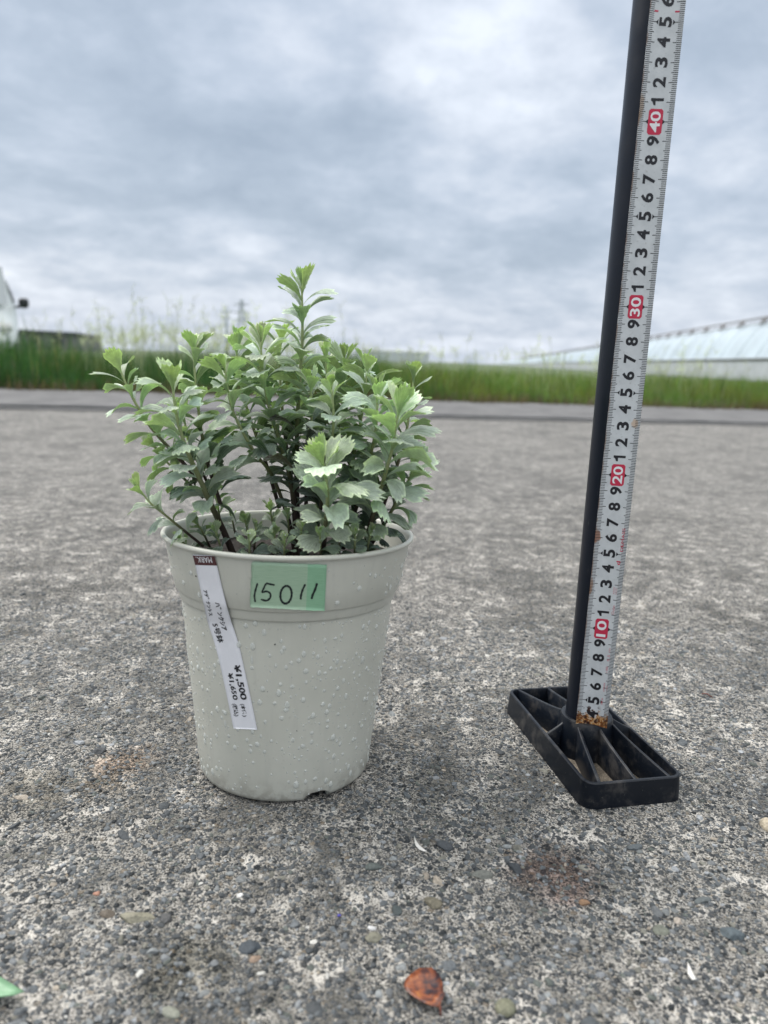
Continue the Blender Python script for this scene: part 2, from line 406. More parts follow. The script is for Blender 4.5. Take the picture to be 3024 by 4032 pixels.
def make_blade():
    m, N, b, _ = mat('painted tape blade')
    pos = N.n('ShaderNodeNewGeometry').outputs['Position']; uv = N.n('ShaderNodeUVMap').outputs[0]
    s = N.n('ShaderNodeSeparateXYZ'); N.link(uv, s.inputs[0])
    n1 = N.noise(pos, 420, 4, .65); n2 = N.noise(pos, 130, 4, .6); n3 = N.noise(pos, 1300, 2, .6)
    c = N.mix(N.smooth(n2, .3, .7), (.50, .52, .53), (.58, .60, .61))
    c = N.mix(N.math('MULTIPLY', N.smooth(n1, .6, .72), .35), c, (.25, .25, .24))
    # u = 0..1 across, v = centimetre reading
    low = N.smooth(s.outputs[1], 3.1, 4.9, 1, 0)
    lowm = N.smooth(N.math('ADD', low, N.math('MULTIPLY', N.math('SUBTRACT', n1, .5), 1.6)), .35, .6)
    rust = N.ramp(N.noise(pos, 620, 4, .7), [(.34, (.05, .014, .006)), (.46, (.22, .07, .018)), (.54, (.45, .22, .06)), (.62, (.55, .46, .34)), (.75, (.22, .06, .02))])
    c = N.mix(lowm, c, rust)
    dk = N.math('MULTIPLY', N.smooth(s.outputs[1], 4.4, 4.8, 1, 0), N.smooth(N.vor(pos, 300), .34, .42, 1, 0))
    dk = N.math('MULTIPLY', dk, N.math('MULTIPLY', N.smooth(s.outputs[0], .15, .3), N.smooth(s.outputs[0], .6, .8, 1, 0)))
    c = N.mix(dk, c, (.035, .012, .008))
    edge = N.math('MAXIMUM', N.smooth(s.outputs[0], .0, .05, 1, 0), N.smooth(s.outputs[0], .985, 1.0, 0, .6))
    ef = N.math('MULTIPLY', edge, N.smooth(N.noise(pos, 90, 4, .7), .42, .6))
    c = N.mix(N.math('MULTIPLY', ef, .8), c, (.2, .09, .035))
    def spot(u, v, ru, rv, base, col, amt):
        du = N.math('DIVIDE', N.math('SUBTRACT', s.outputs[0], u), ru); dv = N.math('DIVIDE', N.math('SUBTRACT', s.outputs[1], v), rv)
        dd = N.math('ADD', N.math('POWER', N.math('ABSOLUTE', du), 2.0), N.math('POWER', N.math('ABSOLUTE', dv), 2.0))
        f = N.math('MULTIPLY', N.smooth(N.math('ADD', dd, N.math('MULTIPLY', N.math('SUBTRACT', n1, .5), 2.0)), .4, 1.1, 1, 0), amt)
        return N.mix(f, base, col)
    c = spot(.04, 16.1, .16, .5, c, (.3, .11, .04), .8)
    c = spot(.85, 23.2, .12, .3, c, (.5, .33, .2), .7)
    c = spot(.03, 40.7, .1, .8, c, (.35, .2, .08), .6)
    c = spot(.03, 12.8, .07, .6, c, (.3, .14, .06), .7)
    N.link(c, b.inputs['Base Color']); b.inputs['Roughness'].default_value = .4
    return m
M_blade = make_blade()
M_red = simple('red print', (.50, .018, .06), .45)
M_faint = simple('faded red print', (.50, .12, .15), .5)

# ------------------------------------------------------------------ ground
def gz(x, y):
    """the paving dips a little away from the camera under the pot"""
    dx, dy = x - POT[0], y - POT[1]; r = np.sqrt(dx * dx + dy * dy)
    w = np.clip((15 - r) / 8.0, 0, 1); w = w * w * (3 - 2 * w)
    return -dy * math.tan(TILT) * w
# kerb line in the plane of the ground
K0 = gp(0, 1612); K1 = gp(3024, 1679); KD = (K1 - K0) / np.linalg.norm(K1 - K0); KN = np.array([-KD[1], KD[0], 0]); KM = (K0 + K1) / 2
def kp(a, b, z=0.0):
    q = KM + KD * a + KN * b; return (q[0], q[1], z)
G0 = gp(0, 1533); G1 = gp(3024, 1620)
GB = ((G0 - KM) @ KN + (G1 - KM) @ KN) / 2      # distance from kerb line to grass edge
print('kerb', KM, KD, 'grass edge', (G0 - KM) @ KN, (G1 - KM) @ KN)
def grad_axis(lo, hi, f0, f1, fs, cs):
    a = list(np.arange(f0, f1 + .01, fs)); x = f0; st = cs
    L = []
    while x > lo: x -= st; st *= 1.5; L.append(max(x, lo))
    x = f1; st = cs; Rr = []
    while x < hi: x += st; st *= 1.5; Rr.append(min(x, hi))
    return np.array(sorted(set(np.round(L + a + Rr, 4))))
ua = grad_axis(-900, 900, -40, 45, .7, 3); 
KB = -((POT - KM) @ KN)        # pot distance in front of the kerb
va = grad_axis(-700, 0, -KB - 25, -KB + 25, .7, 3)
PA = (POT - KM) @ KD
U, Vv = np.meshgrid(ua + PA, va)
P = KM[None, None, :] + U[..., None] * KD + Vv[..., None] * KN
P[..., 2] = gz(P[..., 0], P[..., 1])
nv, nu = U.shape
idx = np.arange(nv * nu).reshape(nv, nu)
Fq = np.stack([idx[:-1, :-1], idx[:-1, 1:], idx[1:, 1:], idx[1:, :-1]], -1).reshape(-1, 4)
obj('pavement', P.reshape(-1, 3), Fq, M_pave, kind='structure')

M_earth = simple('field earth', (.07, .10, .04), .9, .6, 20, .4, .8)
g = 250000
obj('ground', [(-g, -3000, -3.2), (g, -3000, -3.2), (g, g, -3.2), (-g, g, -3.2)], [(0, 1, 2, 3)], M_earth, smooth=False, kind='structure')

def make_conc():
    m, N, b, _ = mat('old concrete kerb'); pos = N.n('ShaderNodeNewGeometry').outputs['Position']
    f = N.noise(pos, 6, 6, .65); s = N.noise(pos, 240, 3, .65)
    c = N.mix(N.smooth(f, .35, .65), (.125, .124, .126), (.19, .187, .187)); c = N.mix(N.smooth(s, .35, .7), N.mix(.4, c, (.08, .08, .08)), c)
    N.link(c, b.inputs['Base Color']); b.inputs['Roughness'].default_value = .9; b.inputs['Specular IOR Level'].default_value = .1
    bn = N.n('ShaderNodeBump'); bn.inputs['Strength'].default_value = .5; bn.inputs['Distance'].default_value = .002
    N.link(s, bn.inputs['Height']); N.link(bn.outputs[0], b.inputs['Normal']); return m
M_conc = make_conc()
def strip(name, b0, b1, zt, m, zb=-3.1, jit=0.0, **k):
    A = np.arange(-900, 901, 12.0); V = []; Fc = []
    for i, a in enumerate(A):
        j = [rng.uniform(-jit, jit) for _ in range(4)]
        V += [kp(a, b0 + j[0], zb), kp(a, b0 + j[1] , zt + j[2] * .3), kp(a, b1 + j[3], zt + j[2] * .3), kp(a, b1, zb)]
    for i in range(len(A) - 1):
        o = i * 4
        for q in range(3): Fc.append((o + q, o + q + 1, o + 5 + q, o + 4 + q))
    return obj(name, V, Fc, m, smooth=False, **k)
strip('kerb', 5.0, 12, .35, M_conc, jit=.7, kind='structure')
strip('kerb', 16.5, GB + 4, .9, M_conc, jit=.5, kind='structure')

# embedded stones and loose gravel near the camera
def ico():
    t = (1 + 5 ** .5) / 2
    v = np.array([(-1, t, 0), (1, t, 0), (-1, -t, 0), (1, -t, 0), (0, -1, t), (0, 1, t), (0, -1, -t), (0, 1, -t), (t, 0, -1), (t, 0, 1), (-t, 0, -1), (-t, 0, 1)], float)
    v /= np.linalg.norm(v[0])
    f = np.array([(0, 11, 5), (0, 5, 1), (0, 1, 7), (0, 7, 10), (0, 10, 11), (1, 5, 9), (5, 11, 4), (11, 10, 2), (10, 7, 6), (7, 1, 8), (3, 9, 4), (3, 4, 2), (3, 2, 6), (3, 6, 8), (3, 8, 9), (4, 9, 5), (2, 4, 11), (6, 2, 10), (8, 6, 7), (9, 8, 1)])
    return v, f
def subdiv(v, f):
    v = list(map(tuple, v)); cache = {}; nf = []
    def mid(a, b):
        k = (min(a, b), max(a, b))
        if k not in cache:
            p = (np.array(v[a]) + np.array(v[b])) / 2; p /= np.linalg.norm(p); v.append(tuple(p)); cache[k] = len(v) - 1
        return cache[k]
    for a, b, c in f:
        ab, bc, ca = mid(a, b), mid(b, c), mid(c, a); nf += [(a, ab, ca), (b, bc, ab), (c, ca, bc), (ab, bc, ca)]
    return np.array(v), np.array(nf)
I0 = ico(); I1 = subdiv(*I0); I2 = subdiv(*I1)
def stone_shape(base, r, boxy=.35, amp=.16):
    v, f = base
    w = v.copy()
    for _ in range(6):
        n = rng.normal(size=3); n /= np.linalg.norm(n); d = rng.uniform(.55, .85)
        t = w @ n; w = w - np.outer(np.maximum(t - d, 0) * .96, n)     # chipped faces
    w = w * (1 + amp * np.sin(3 * v @ rng.normal(size=3) + rng.uniform(0, 6)))[:, None]
    return w
palette = np.array([(.05, .056, .06), (.075, .084, .09), (.105, .115, .122), (.15, .158, .163), (.19, .20, .20), (.16, .155, .13), (.085, .095, .085), (.30, .26, .21), (.42, .41, .38), (.24, .25, .26)])
pprob = np.array([.2, .2, .19, .14, .09, .06, .07, .015, .008, .045]); pprob /= pprob.sum()
def scatter(n, rmin, rmax, base, y0, y1, power=2.2, lift=.0):
    T = [stone_shape(base, 1) for _ in range(14)]
    u = rng.uniform(0, 1, n); y = np.sqrt(y0 ** 2 + u * (y1 ** 2 - y0 ** 2))
    x = rng.uniform(-1, 1, n) * (y * .62 + 3) + .5
    r = rmin + (rmax - rmin) * rng.uniform(0, 1, n) ** power
    yaw = rng.uniform(0, 6.28, n); asp = rng.uniform(.5, .95, n); fl = rng.uniform(.35, .62, n)
    nvb, nfb = len(base[0]), len(base[1])
    V = np.zeros((n, nvb, 3)); C = np.zeros((n, nvb, 3)); tid = rng.integers(0, len(T), n)
    ci = rng.choice(len(palette), n, p=pprob)
    for k in range(len(T)):
        m = tid == k; t = T[k]
        lx = t[:, 0][None] * r[m][:, None]; ly = t[:, 1][None] * (r * asp)[m][:, None]; lz = t[:, 2][None] * (r * fl)[m][:, None]
        c_, s_ = np.cos(yaw[m])[:, None], np.sin(yaw[m])[:, None]
        tl = rng.uniform(-.25, .25, m.sum())[:, None]
        V[m, :, 0] = lx * c_ - ly * s_ + x[m][:, None]; V[m, :, 1] = lx * s_ + ly * c_ + y[m][:, None]
        V[m, :, 2] = lz + lx * tl + (gz(x[m], y[m]) + r[m] * fl[m] * (-.25 + lift))[:, None]
    C[:] = (palette[ci] * rng.uniform(.75, 1.25, (n, 1)))[:, None, :]
    Fc = (base[1][None] + (np.arange(n) * nvb)[:, None, None]).reshape(-1, 3)
    # nothing under the pot or the foot of the pole
    keep = (np.hypot(x - POT[0], y - POT[1]) > 5.4 + r) & ~foot_inside(x, y, r)
    km = np.repeat(keep, nfb)
    return V.reshape(-1, 3), Fc[km], C.reshape(-1, 3)
BC = np.array([14.46, 46.51]); BA = R_(12.2); E1 = np.array([math.cos(BA), math.sin(BA)]); E2 = np.array([-math.sin(BA), math.cos(BA)])
def foot_inside(x, y, r):
    a = (x - BC[0]) * E1[0] + (y - BC[1]) * E1[1]; b = (x - BC[0]) * E2[0] + (y - BC[1]) * E2[1]
    return (np.abs(a) < 3.3 + r) & (np.abs(b) < 6.6 + r)
parts = [scatter(11000, .07, .17, I0, 20, 62, 1.0), scatter(10500, .12, .25, I1, 20, 72, 1.5), scatter(420, .26, .50, I1, 20, 75, 2.8)]
vs = []; fs = []; cs = []; o = 0
for v, f, c in parts: vs.append(v); fs.append(f + o); cs.append(c); o += len(v)
gv = obj('gravel', np.concatenate(vs), np.concatenate(fs), M_stone, smooth=False, cols=np.concatenate(cs), kind='stuff', label='small dark grey stones set in the worn pale paving', cat='gravel')

# distinct pebbles
def pebble(px0, py0, px1, py1, col, label, fl=.36, lift=.05, yaw=None, chip=True, name='pebble'):
    a = gp(px0, (py0 + py1) / 2); b_ = gp(px1, (py0 + py1) / 2); c0 = gp((px0 + px1) / 2, py1); c1 = gp((px0 + px1) / 2, py0)
    wx = np.linalg.norm(b_ - a) / 2; wy = max(abs(c1[1] - c0[1]) / 2 * .8, wx * .35); wy = min(wy, wx * 1.6)
    c = (a + b_) / 2; yaw = rng.uniform(-.4, .4) if yaw is None else yaw
    t = stone_shape(I2, 1, amp=.06) if chip else I2[0]
    h = min(wx, wy) * fl * 1.6
    lx, ly, lz = t[:, 0] * wx, t[:, 1] * wy, t[:, 2] * h
    V = np.stack([lx * math.cos(yaw) - ly * math.sin(yaw) + c[0], lx * math.sin(yaw) + ly * math.cos(yaw) + c[1], lz + h * lift + gz(c[0], c[1])], 1)
    gm = np.mean(col); col = [gm + (q - gm) * .8 for q in col]; col = [q * .8 for q in col]
    obj(name, V, I2[1], M_stone, smooth=not chip, origin=(c[0], c[1], 0), cols=np.tile(np.array(col), (len(V), 1)), label=label, cat='pebble', group='pebbles lying on the paving')
pebble(452, 3585, 618, 3648, (.27, .25, .17), 'long flat tan stone with a rough face, left part of the foreground', yaw=.15)
pebble(622, 3588, 678, 3650, (.09, .09, .09), 'dark rounded stone touching the right end of the long tan stone', yaw=.6)
pebble(400, 3565, 445, 3635, (.13, .10, .07), 'narrow brown stone at the left end of the long tan stone', yaw=1.1)
pebble(628, 3962, 716, 4016, (.25, .26, .20), 'smooth grey-green oval pebble at the bottom edge', chip=False)
pebble(1950, 3925, 2030, 4016, (.20, .20, .12), 'smooth olive oval pebble right of the orange brown leaf', chip=False, yaw=-.9)
pebble(938, 3700, 1025, 3765, (.045, .06, .075), 'blue-black angular stone above a small brown one')
pebble(980, 3758, 1028, 3796, (.30, .20, .13), 'small light brown stone just below a blue-black one')
pebble(927, 3523, 960, 3545, (.72, .71, .68), 'small white pebble in the middle of the foreground')
pebble(1445, 3642, 1482, 3668, (.68, .67, .66), 'small white chip up and left of the brown leaf')
pebble(366, 3508, 398, 3530, (.42, .19, .11), 'small orange-brown pebble on the left of the foreground')
pebble(1437, 3668, 1505, 3722, (.21, .20, .14), 'grey-tan rounded stone below a small white chip')
pebble(2835, 3650, 2935, 3716, (.09, .12, .135), 'large slate-blue flat stone at the right of the foreground')
pebble(2003, 3392, 2052, 3450, (.05, .06, .07), 'blackish stone at the upper left of the reddish stain', fl=.6)
pebble(1858, 3425, 1942, 3472, (.17, .175, .15), 'grey flat stone with a tan face left of the reddish stain')
pebble(1714, 3315, 1787, 3362, (.06, .07, .08), 'dark slate stone right of the white curved petal')
pebble(2465, 3322, 2535, 3354, (.10, .12, .13), 'long smooth grey stone below the front of the black foot')
pebble(2568, 3640, 2636, 3690, (.19, .20, .15), 'olive-grey round stone on the right of the foreground')
pebble(2726, 3530, 2815, 3562, (.12, .14, .14), 'long thin grey stone on the right of the foreground')
pebble(1663, 3532, 1750, 3585, (.16, .14, .09), 'brownish long stone above the orange brown leaf')
pebble(1543, 3560, 1585, 3612, (.06, .08, .08), 'dark greenish upright stone left of the brownish long stone')
pebble(1430, 3405, 1510, 3442, (.10, .12, .11), 'flat green-grey stone below and left of the white curved petal')
pebble(2998, 3225, 3060, 3290, (.60, .50, .34), 'cream-coloured pebble at the right edge of the picture', fl=.6, chip=False)
pebble(2655, 3610, 2690, 3650, (.48, .40, .32), 'pale pinkish stone up and left of the large slate-blue stone')
pebble(2270, 3540, 2325, 3572, (.30, .16, .07), 'rusty brown small stone below the reddish stain')
pebble(1780, 3335, 1786, 3340, (.3, .2, .1), 'tiny brown crumb beside the dark slate stone') if False else None
pebble(360, 2945, 425, 2978, (.06, .065, .07), 'flat dark stone left of the pot')

def leaf_flat(name, px, mid, mt, col, label, cat, curl=.25, z0=.12, thick=.03):
    """outline given by ground points (photo pixels), filled as a fan, gently curled, with thickness"""
    pts = np.array([gp(*q) for q in px]); c = gp(*mid)
    n = len(pts); rows = [1.0, .66, .33]
    V = []; rad = np.linalg.norm(pts - c, axis=1).max()
    for side in (1, -1):
        for s_ in rows:
            for i, p in enumerate(pts):
                q = c + (p - c) * s_; t = np.linalg.norm(q - c) / rad
                z = z0 + curl * t * t * (1 + .5 * math.sin(i * 1.3)) + side * thick / 2
                V.append((q[0], q[1], z))
        V.append((c[0], c[1], z0 + side * thick / 2))
    Fc = []; H = 3 * n + 1
    for b_ in (0, H):
        for r in range(2):
            for i in range(n):
                q = (b_ + r * n + i, b_ + r * n + (i + 1) % n, b_ + (r + 1) * n + (i + 1) % n, b_ + (r + 1) * n + i); Fc.append(q if b_ == 0 else q[::-1])
        for i in range(n):
            q = (b_ + 2 * n + i, b_ + 2 * n + (i + 1) % n, b_ + 3 * n); Fc.append(q if b_ == 0 else q[::-1])
    for i in range(n): Fc.append((i, H + i, H + (i + 1) % n, (i + 1) % n))
    return obj(name, V, Fc, mt, origin=(c[0], c[1], 0), smooth=True, label=label, cat=cat)
def make_dead():
    m, N, b, _ = mat('brown dead leaf'); g_ = N.n('ShaderNodeNewGeometry').outputs['Position']
    c = N.ramp(N.noise(g_, 150, 5, .65), [(.38, (.025, .012, .016)), (.46, (.10, .03, .016)), (.54, (.20, .055, .02)), (.66, (.34, .13, .035))])
    N.link(c, b.inputs['Base Color']); b.inputs['Roughness'].default_value = .35
    bn = N.n('ShaderNodeBump'); bn.inputs['Strength'].default_value = .6; bn.inputs['Distance'].default_value = .001
    N.link(N.noise(g_, 300, 4, .6), bn.inputs['Height']); N.link(bn.outputs[0], b.inputs['Normal']); return m
z7 = lambda x, y: (1300 + x / 2.37, 3200 + y / 2.37)
dl = empty('fallen_leaf', gp(1665, 3925), label='orange-brown dead leaf with dark blotches lying near the bottom edge', cat='leaf')
lf = leaf_flat('leaf_blade', [z7(*q) for q in [(760, 1570), (830, 1545), (940, 1540), (1010, 1575), (1045, 1650), (1050, 1740), (1065, 1800), (1035, 1850), (1018, 1885), (960, 1880), (860, 1850), (780, 1800), (710, 1740), (685, 1680), (700, 1620)]], z7(880, 1700), make_dead(), None, None, None, curl=.3, z0=.22)
lf.parent = dl; lf.location = lf.location - dl.location
mb = MB(); a = gp(*z7(1015, 1875)); b2 = gp(*z7(1030, 1950)); mb.tube([(a[0], a[1], .4), ((a + b2)[0] / 2, (a + b2)[1] / 2, .45), (b2[0], b2[1], .25)], [.06, .045, .03], 6, col=(.12, .03, .015))
mb.build('leaf_stalk', M_twig, dl)
M_gleaf = simple('fallen green leaf', (.16, .30, .17), .45, .4, 400, .15, 90)
leaf_flat('fallen_leaf', [(-60, 3850), (0, 3880), (50, 3915), (98, 3948), (60, 3958), (0, 3965), (-60, 3990), (-140, 3990), (-180, 3920), (-130, 3860)], (-50, 3925), M_gleaf, None, 'pale green leaf poking in at the bottom left corner', 'leaf', curl=.2, z0=.4)
M_petal = simple('dry white husk', (.62, .60, .56), .6, .3, 300, .1, 100)
leaf_flat('dry_petal', [z7(*q) for q in [(782, 262), (800, 300), (830, 335), (860, 365), (902, 400), (870, 402), (830, 380), (800, 345), (785, 310)]], z7(820, 345), M_petal, None, 'white curved dry petal beside a dark slate stone', 'petal', curl=.12, z0=.2)
leaf_flat('dry_petal', [(2703, 3811), (2720, 3835), (2738, 3880), (2722, 3878), (2705, 3850)], (2716, 3848), M_petal, None, 'white curved dry petal on the right of the foreground', 'petal', curl=.12, z0=.2)
M_redp = simple('red fruit skin', (.42, .045, .02), .35, .5, 500, .3, 300)
c = gp(1142, 3362); t = stone_shape(I2, 1, amp=.12) * np.array([.27, .22, .16]) + np.array([c[0], c[1], .14])
obj('fallen_berry', t, I2[1], M_redp, origin=(c[0], c[1], 0), label='small crumpled red berry on the paving in front of the pot', cat='berry')
M_blue = simple('blue crumb', (.06, .05, .30), .4)
c = gp(1334, 3614); t = stone_shape(I1, 1, amp=.1) * np.array([.11, .09, .08]) + np.array([c[0], c[1], .12])
obj('plastic_crumb', t, I1[1], M_blue, origin=(c[0], c[1], 0), label='tiny violet-blue crumb in the middle of the foreground', cat='crumb')
mb = MB(); a, b2 = gp(2762, 2738), gp(2806, 2752)
mb.tube([(a[0], a[1], .15), ((a[0] + b2[0]) / 2, (a[1] + b2[1]) / 2 + .1, .25), (b2[0], b2[1], .12)], [.05, .06, .04], 6, col=(.12, .04, .03))
mb.build('twig', M_twig, origin=(a[0], a[1], 0), label='thin reddish twig right of the pole and its black foot', cat='twig')

# ------------------------------------------------------------------ pot
HP = 15.2667
prof_out = [(5.02, .0), (5.03, .13), (5.24, .14), (5.33, .20), (5.40, .4), (5.47, .9), (5.62, 2.4), (5.85, 4.8), (6.10, 7.3), (6.36, 9.9), (6.50, 11.30), (6.51, 11.36), (6.61, 11.40), (6.64, 11.46), (6.74, 11.92), (6.75, 11.96), (6.85, 12.0), (6.89, 12.06), (7.14, 13.2), (7.46, 14.90), (7.47, 14.94), (7.61, 14.98), (7.68, 15.05), (7.69, 15.14), (7.65, 15.22), (7.58, 15.26), (7.50, 15.26), (7.42, 15.20), (7.34, 15.0), (7.25, 14.5), (6.95, 13.3), (6.75, 12.6)]
prof_under = [(5.02, .0), (4.86, .0), (4.82, .6), (4.0, .62), (.02, .62)]
# profile runs: under side centre -> foot -> outer wall -> rim -> inner wall
prof = prof_under[::-1] + prof_out[1:]
ct, st_ = math.cos(TILT), math.sin(TILT)
def potw(v):
    v = np.asarray(v, float); x, y, z = v[..., 0], v[..., 1], v[..., 2]
    return np.stack([POT[0] + x, POT[1] + y * ct + z * st_, POT[2] - y * st_ + z * ct], -1)
env = np.array([(0.0, 5.33), (.3, 5.40), (.9, 5.47), (2.4, 5.62), (4.8, 5.85), (7.3, 6.10), (9.9, 6.36), (10.9, 6.50), (11.95, 6.90), (12.1, 6.98), (13.2, 7.15), (14.72, 7.45), (15.3, 7.55)])
def renv(h): return float(np.interp(h, env[:, 0], env[:, 1]))
def potray(px, py, off=0.0):
    d = ray(px, py); o_ = CP - POT
    def loc(t):
        p = o_ + d * t; return np.array([p[0], p[1] * ct - p[2] * st_, p[1] * st_ + p[2] * ct])
    t0, t1 = 25.0, None; prev = None; t = 20.0
    while t < 60:
        p = loc(t); f = math.hypot(p[0], p[1]) - renv(p[2]) - off
        if f < 0:
            lo, hi = t - .5, t
            for _ in range(40):
                md = (lo + hi) / 2; p = loc(md)
                if math.hypot(p[0], p[1]) - renv(p[2]) - off < 0: hi = md
                else: lo = md
            return CP + d * hi
        t += .5
    # miss: nearest approach
    ts = np.linspace(30, 55, 200); k = min(ts, key=lambda q: math.hypot(*loc(q)[:2]) - renv(loc(q)[2]))
    return CP + d * k
pot = empty('plant_pot', (POT[0], POT[1], 0), label='pale sage-grey plastic pot wet with drops, holding the green shrub', cat='plant pot')
NSEG = 240
V, Fc = lathe(prof, NSEG)
# drainage notch in the foot
pn = potray(1250, 3120); nl = pn - POT; na = math.atan2(nl[1], nl[0])
ang = np.arctan2(V[:, 1], V[:, 0]); da = np.abs((ang - na + math.pi) % (2 * math.pi) - math.pi)
rr = np.hypot(V[:, 0], V[:, 1]); hw = .15
nh = np.where(da < hw, .56 * np.clip(1 - (da / hw) ** 4, 0, 1) ** .5, 0)
sel = (rr > 4.7) & (V[:, 2] < .58)
V[sel, 2] = np.maximum(V[sel, 2], nh[sel] + V[sel, 2] * .05)
obj('pot_wall', potw(V), Fc, M_pot, pot, sharp=50)
# soil
nr, na_ = 26, 90; V = []; Fc = []
for i in range(nr + 1):
    for k in range(na_):
        r = 6.93 * i / nr; a = 2 * math.pi * k / na_
        V.append((r * math.cos(a), r * math.sin(a), 13.55 + (.0 if i == nr else rng.normal() * .07) + .25 * math.sin(r * 1.1 + a * 2) * (1 - i / nr)))
for i in range(nr):
    for k in range(na_):
        k2 = (k + 1) % na_; Fc.append((i * na_ + k, (i + 1) * na_ + k, (i + 1) * na_ + k2, i * na_ + k2))
obj('soil', potw(V), Fc, M_soil, pot)

# ---- price label
z4 = lambda x, y: (720 + x / 2.6333, 2150 + y / 2.6333)
LE = [(98, 90), (127, 197), (170, 400), (215, 600), (258, 790), (325, 1000), (378, 1200), (450, 1530), (488, 1715), (525, 1893)]
RE = [(328, 97), (355, 203), (400, 400), (447, 590), (498, 770), (570, 985), (622, 1200), (694, 1530), (733, 1715), (772, 1905)]
rowsL = [potray(*z4(*q), .05) for q in LE]; rowsR = [potray(*z4(*q), .05) for q in RE]
tlen = [0]
for i in range(1, len(LE)): tlen.append(tlen[-1] + np.linalg.norm((rowsL[i] + rowsR[i]) / 2 - (rowsL[i - 1] + rowsR[i - 1]) / 2))
ywin = [(LE[i][1] + RE[i][1]) / 2 for i in range(len(LE))]
def labpt(t, s, off):
    """t: zoom-pixel row on the label, s: 0..1 across"""
    a = np.interp(t, ywin, range(len(ywin)))
    i = min(int(a), len(LE) - 2); f = a - i
    # smooth (Catmull-like) interpolation of the edge pixels
    def cr_(E, i, f, k):
        p0, p1, p2, p3 = E[max(i - 1, 0)][k], E[i][k], E[i + 1][k], E[min(i + 2, len(E) - 1)][k]
        return .5 * (2 * p1 + (p2 - p0) * f + (2 * p0 - 5 * p1 + 4 * p2 - p3) * f * f + (3 * p1 - p0 - 3 * p2 + p3) * f ** 3)
    lx, ly, rx, ry = cr_(LE, i, f, 0), cr_(LE, i, f, 1), cr_(RE, i, f, 0), cr_(RE, i, f, 1)
    return potray(*z4(lx + (rx - lx) * s, ly + (ry - ly) * s), off)
lab_t = np.linspace(90, 1899, 60)
V = [labpt(t, s, .045) for t in lab_t for s in np.linspace(0, 1, 7)]; n1 = len(V)
V += [labpt(t, s, .02) for t in lab_t for s in np.linspace(0, 1, 7)]
Fc = []
for i in range(59):
    for j in range(6):
        q = (i * 7 + j, (i + 1) * 7 + j, (i + 1) * 7 + j + 1, i * 7 + j + 1); Fc.append(q)
for i in range(59):
    for j in (0, 6):
        a, b2 = i * 7 + j, (i + 1) * 7 + j; Fc.append((a, b2, b2 + n1, a + n1))
for j in range(6):
    for i in (0, 59): a = i * 7 + j; Fc.append((a, a + 1, a + 1 + n1, a + n1))
label_o = obj('price_label', V, Fc, M_paper, pot, label='white price strip with a maroon end')
V = [labpt(t, s, .052) for t in np.linspace(108, 200, 6) for s in np.linspace(0.003, .997, 7)]
Fc = [(i * 7 + j, (i + 1) * 7 + j, (i + 1) * 7 + j + 1, i * 7 + j + 1) for i in range(5) for j in range(6)]
obj('label_band', V, Fc, M_maroon, label_o)

def text_mesh(body, bold=0.0, shear=0.0):
    c = bpy.data.curves.new('txt', 'FONT'); c.body = body; c.size = 1.0; c.resolution_u = 3; c.fill_mode = 'FRONT'; c.offset = bold; c.shear = shear
    o = bpy.data.objects.new('txt', c); COL.objects.link(o)
    dg = bpy.context.evaluated_depsgraph_get(); me = bpy.data.meshes.new_from_object(o.evaluated_get(dg))
    v = np.array([tuple(p.co) for p in me.vertices]) if len(me.vertices) else np.zeros((0, 3))
    f = [tuple(p.vertices) for p in me.polygons]
    bpy.data.objects.remove(o); bpy.data.meshes.remove(me); bpy.data.curves.remove(c)
    return v, f
def fit_box(v, w, h):
    lo, hi = v.min(0), v.max(0)
    return (v[:, 0] - (lo[0] + hi[0]) / 2) / (hi[0] - lo[0]) * w, (v[:, 1] - (lo[1] + hi[1]) / 2) / (hi[1] - lo[1]) * h
# label width in label coordinates: s 0..1 = ~237 zoom px
def label_text(body, t0, t1, s0, s1, m, bold=.02, nm='printed_text'):
    v, f = text_mesh(body, bold)
    if not len(v): print('EMPTY TEXT', body); return
    x, y = fit_box(v, t1 - t0, s1 - s0)
    V = [labpt((t0 + t1) / 2 + a, (s0 + s1) / 2 + b_, .058) for a, b_ in zip(x, y)]
    obj(nm, V, f, m, label_o, smooth=False)
label_text('ｱﾃﾞﾅﾝﾄｽ', 455, 722, .12, .31, M_ink)
label_text('ﾊﾞﾝｸｼｱ', 585, 880, .50, .74, M_ink)
label_text('5号鉢', 800, 1000, .15, .42, M_ink, .015)
label_text('¥1,500', 1235, 1585, .52, .84, M_ink, .03)
label_text('¥1,650', 1318, 1585, .20, .45, M_ink, .025)
label_text('(本体)', 1630, 1765, .47, .69, M_ink, .02)
label_text('(税込)', 1628, 1762, .12, .36, M_ink, .02)
v, f = text_mesh('MARK.'); x, y = fit_box(v, .70, 56)
obj('printed_text', [labpt(152 + b_, .47 - a, .060) for a, b_ in zip(x, y)], f, M_white, label_o, smooth=False)

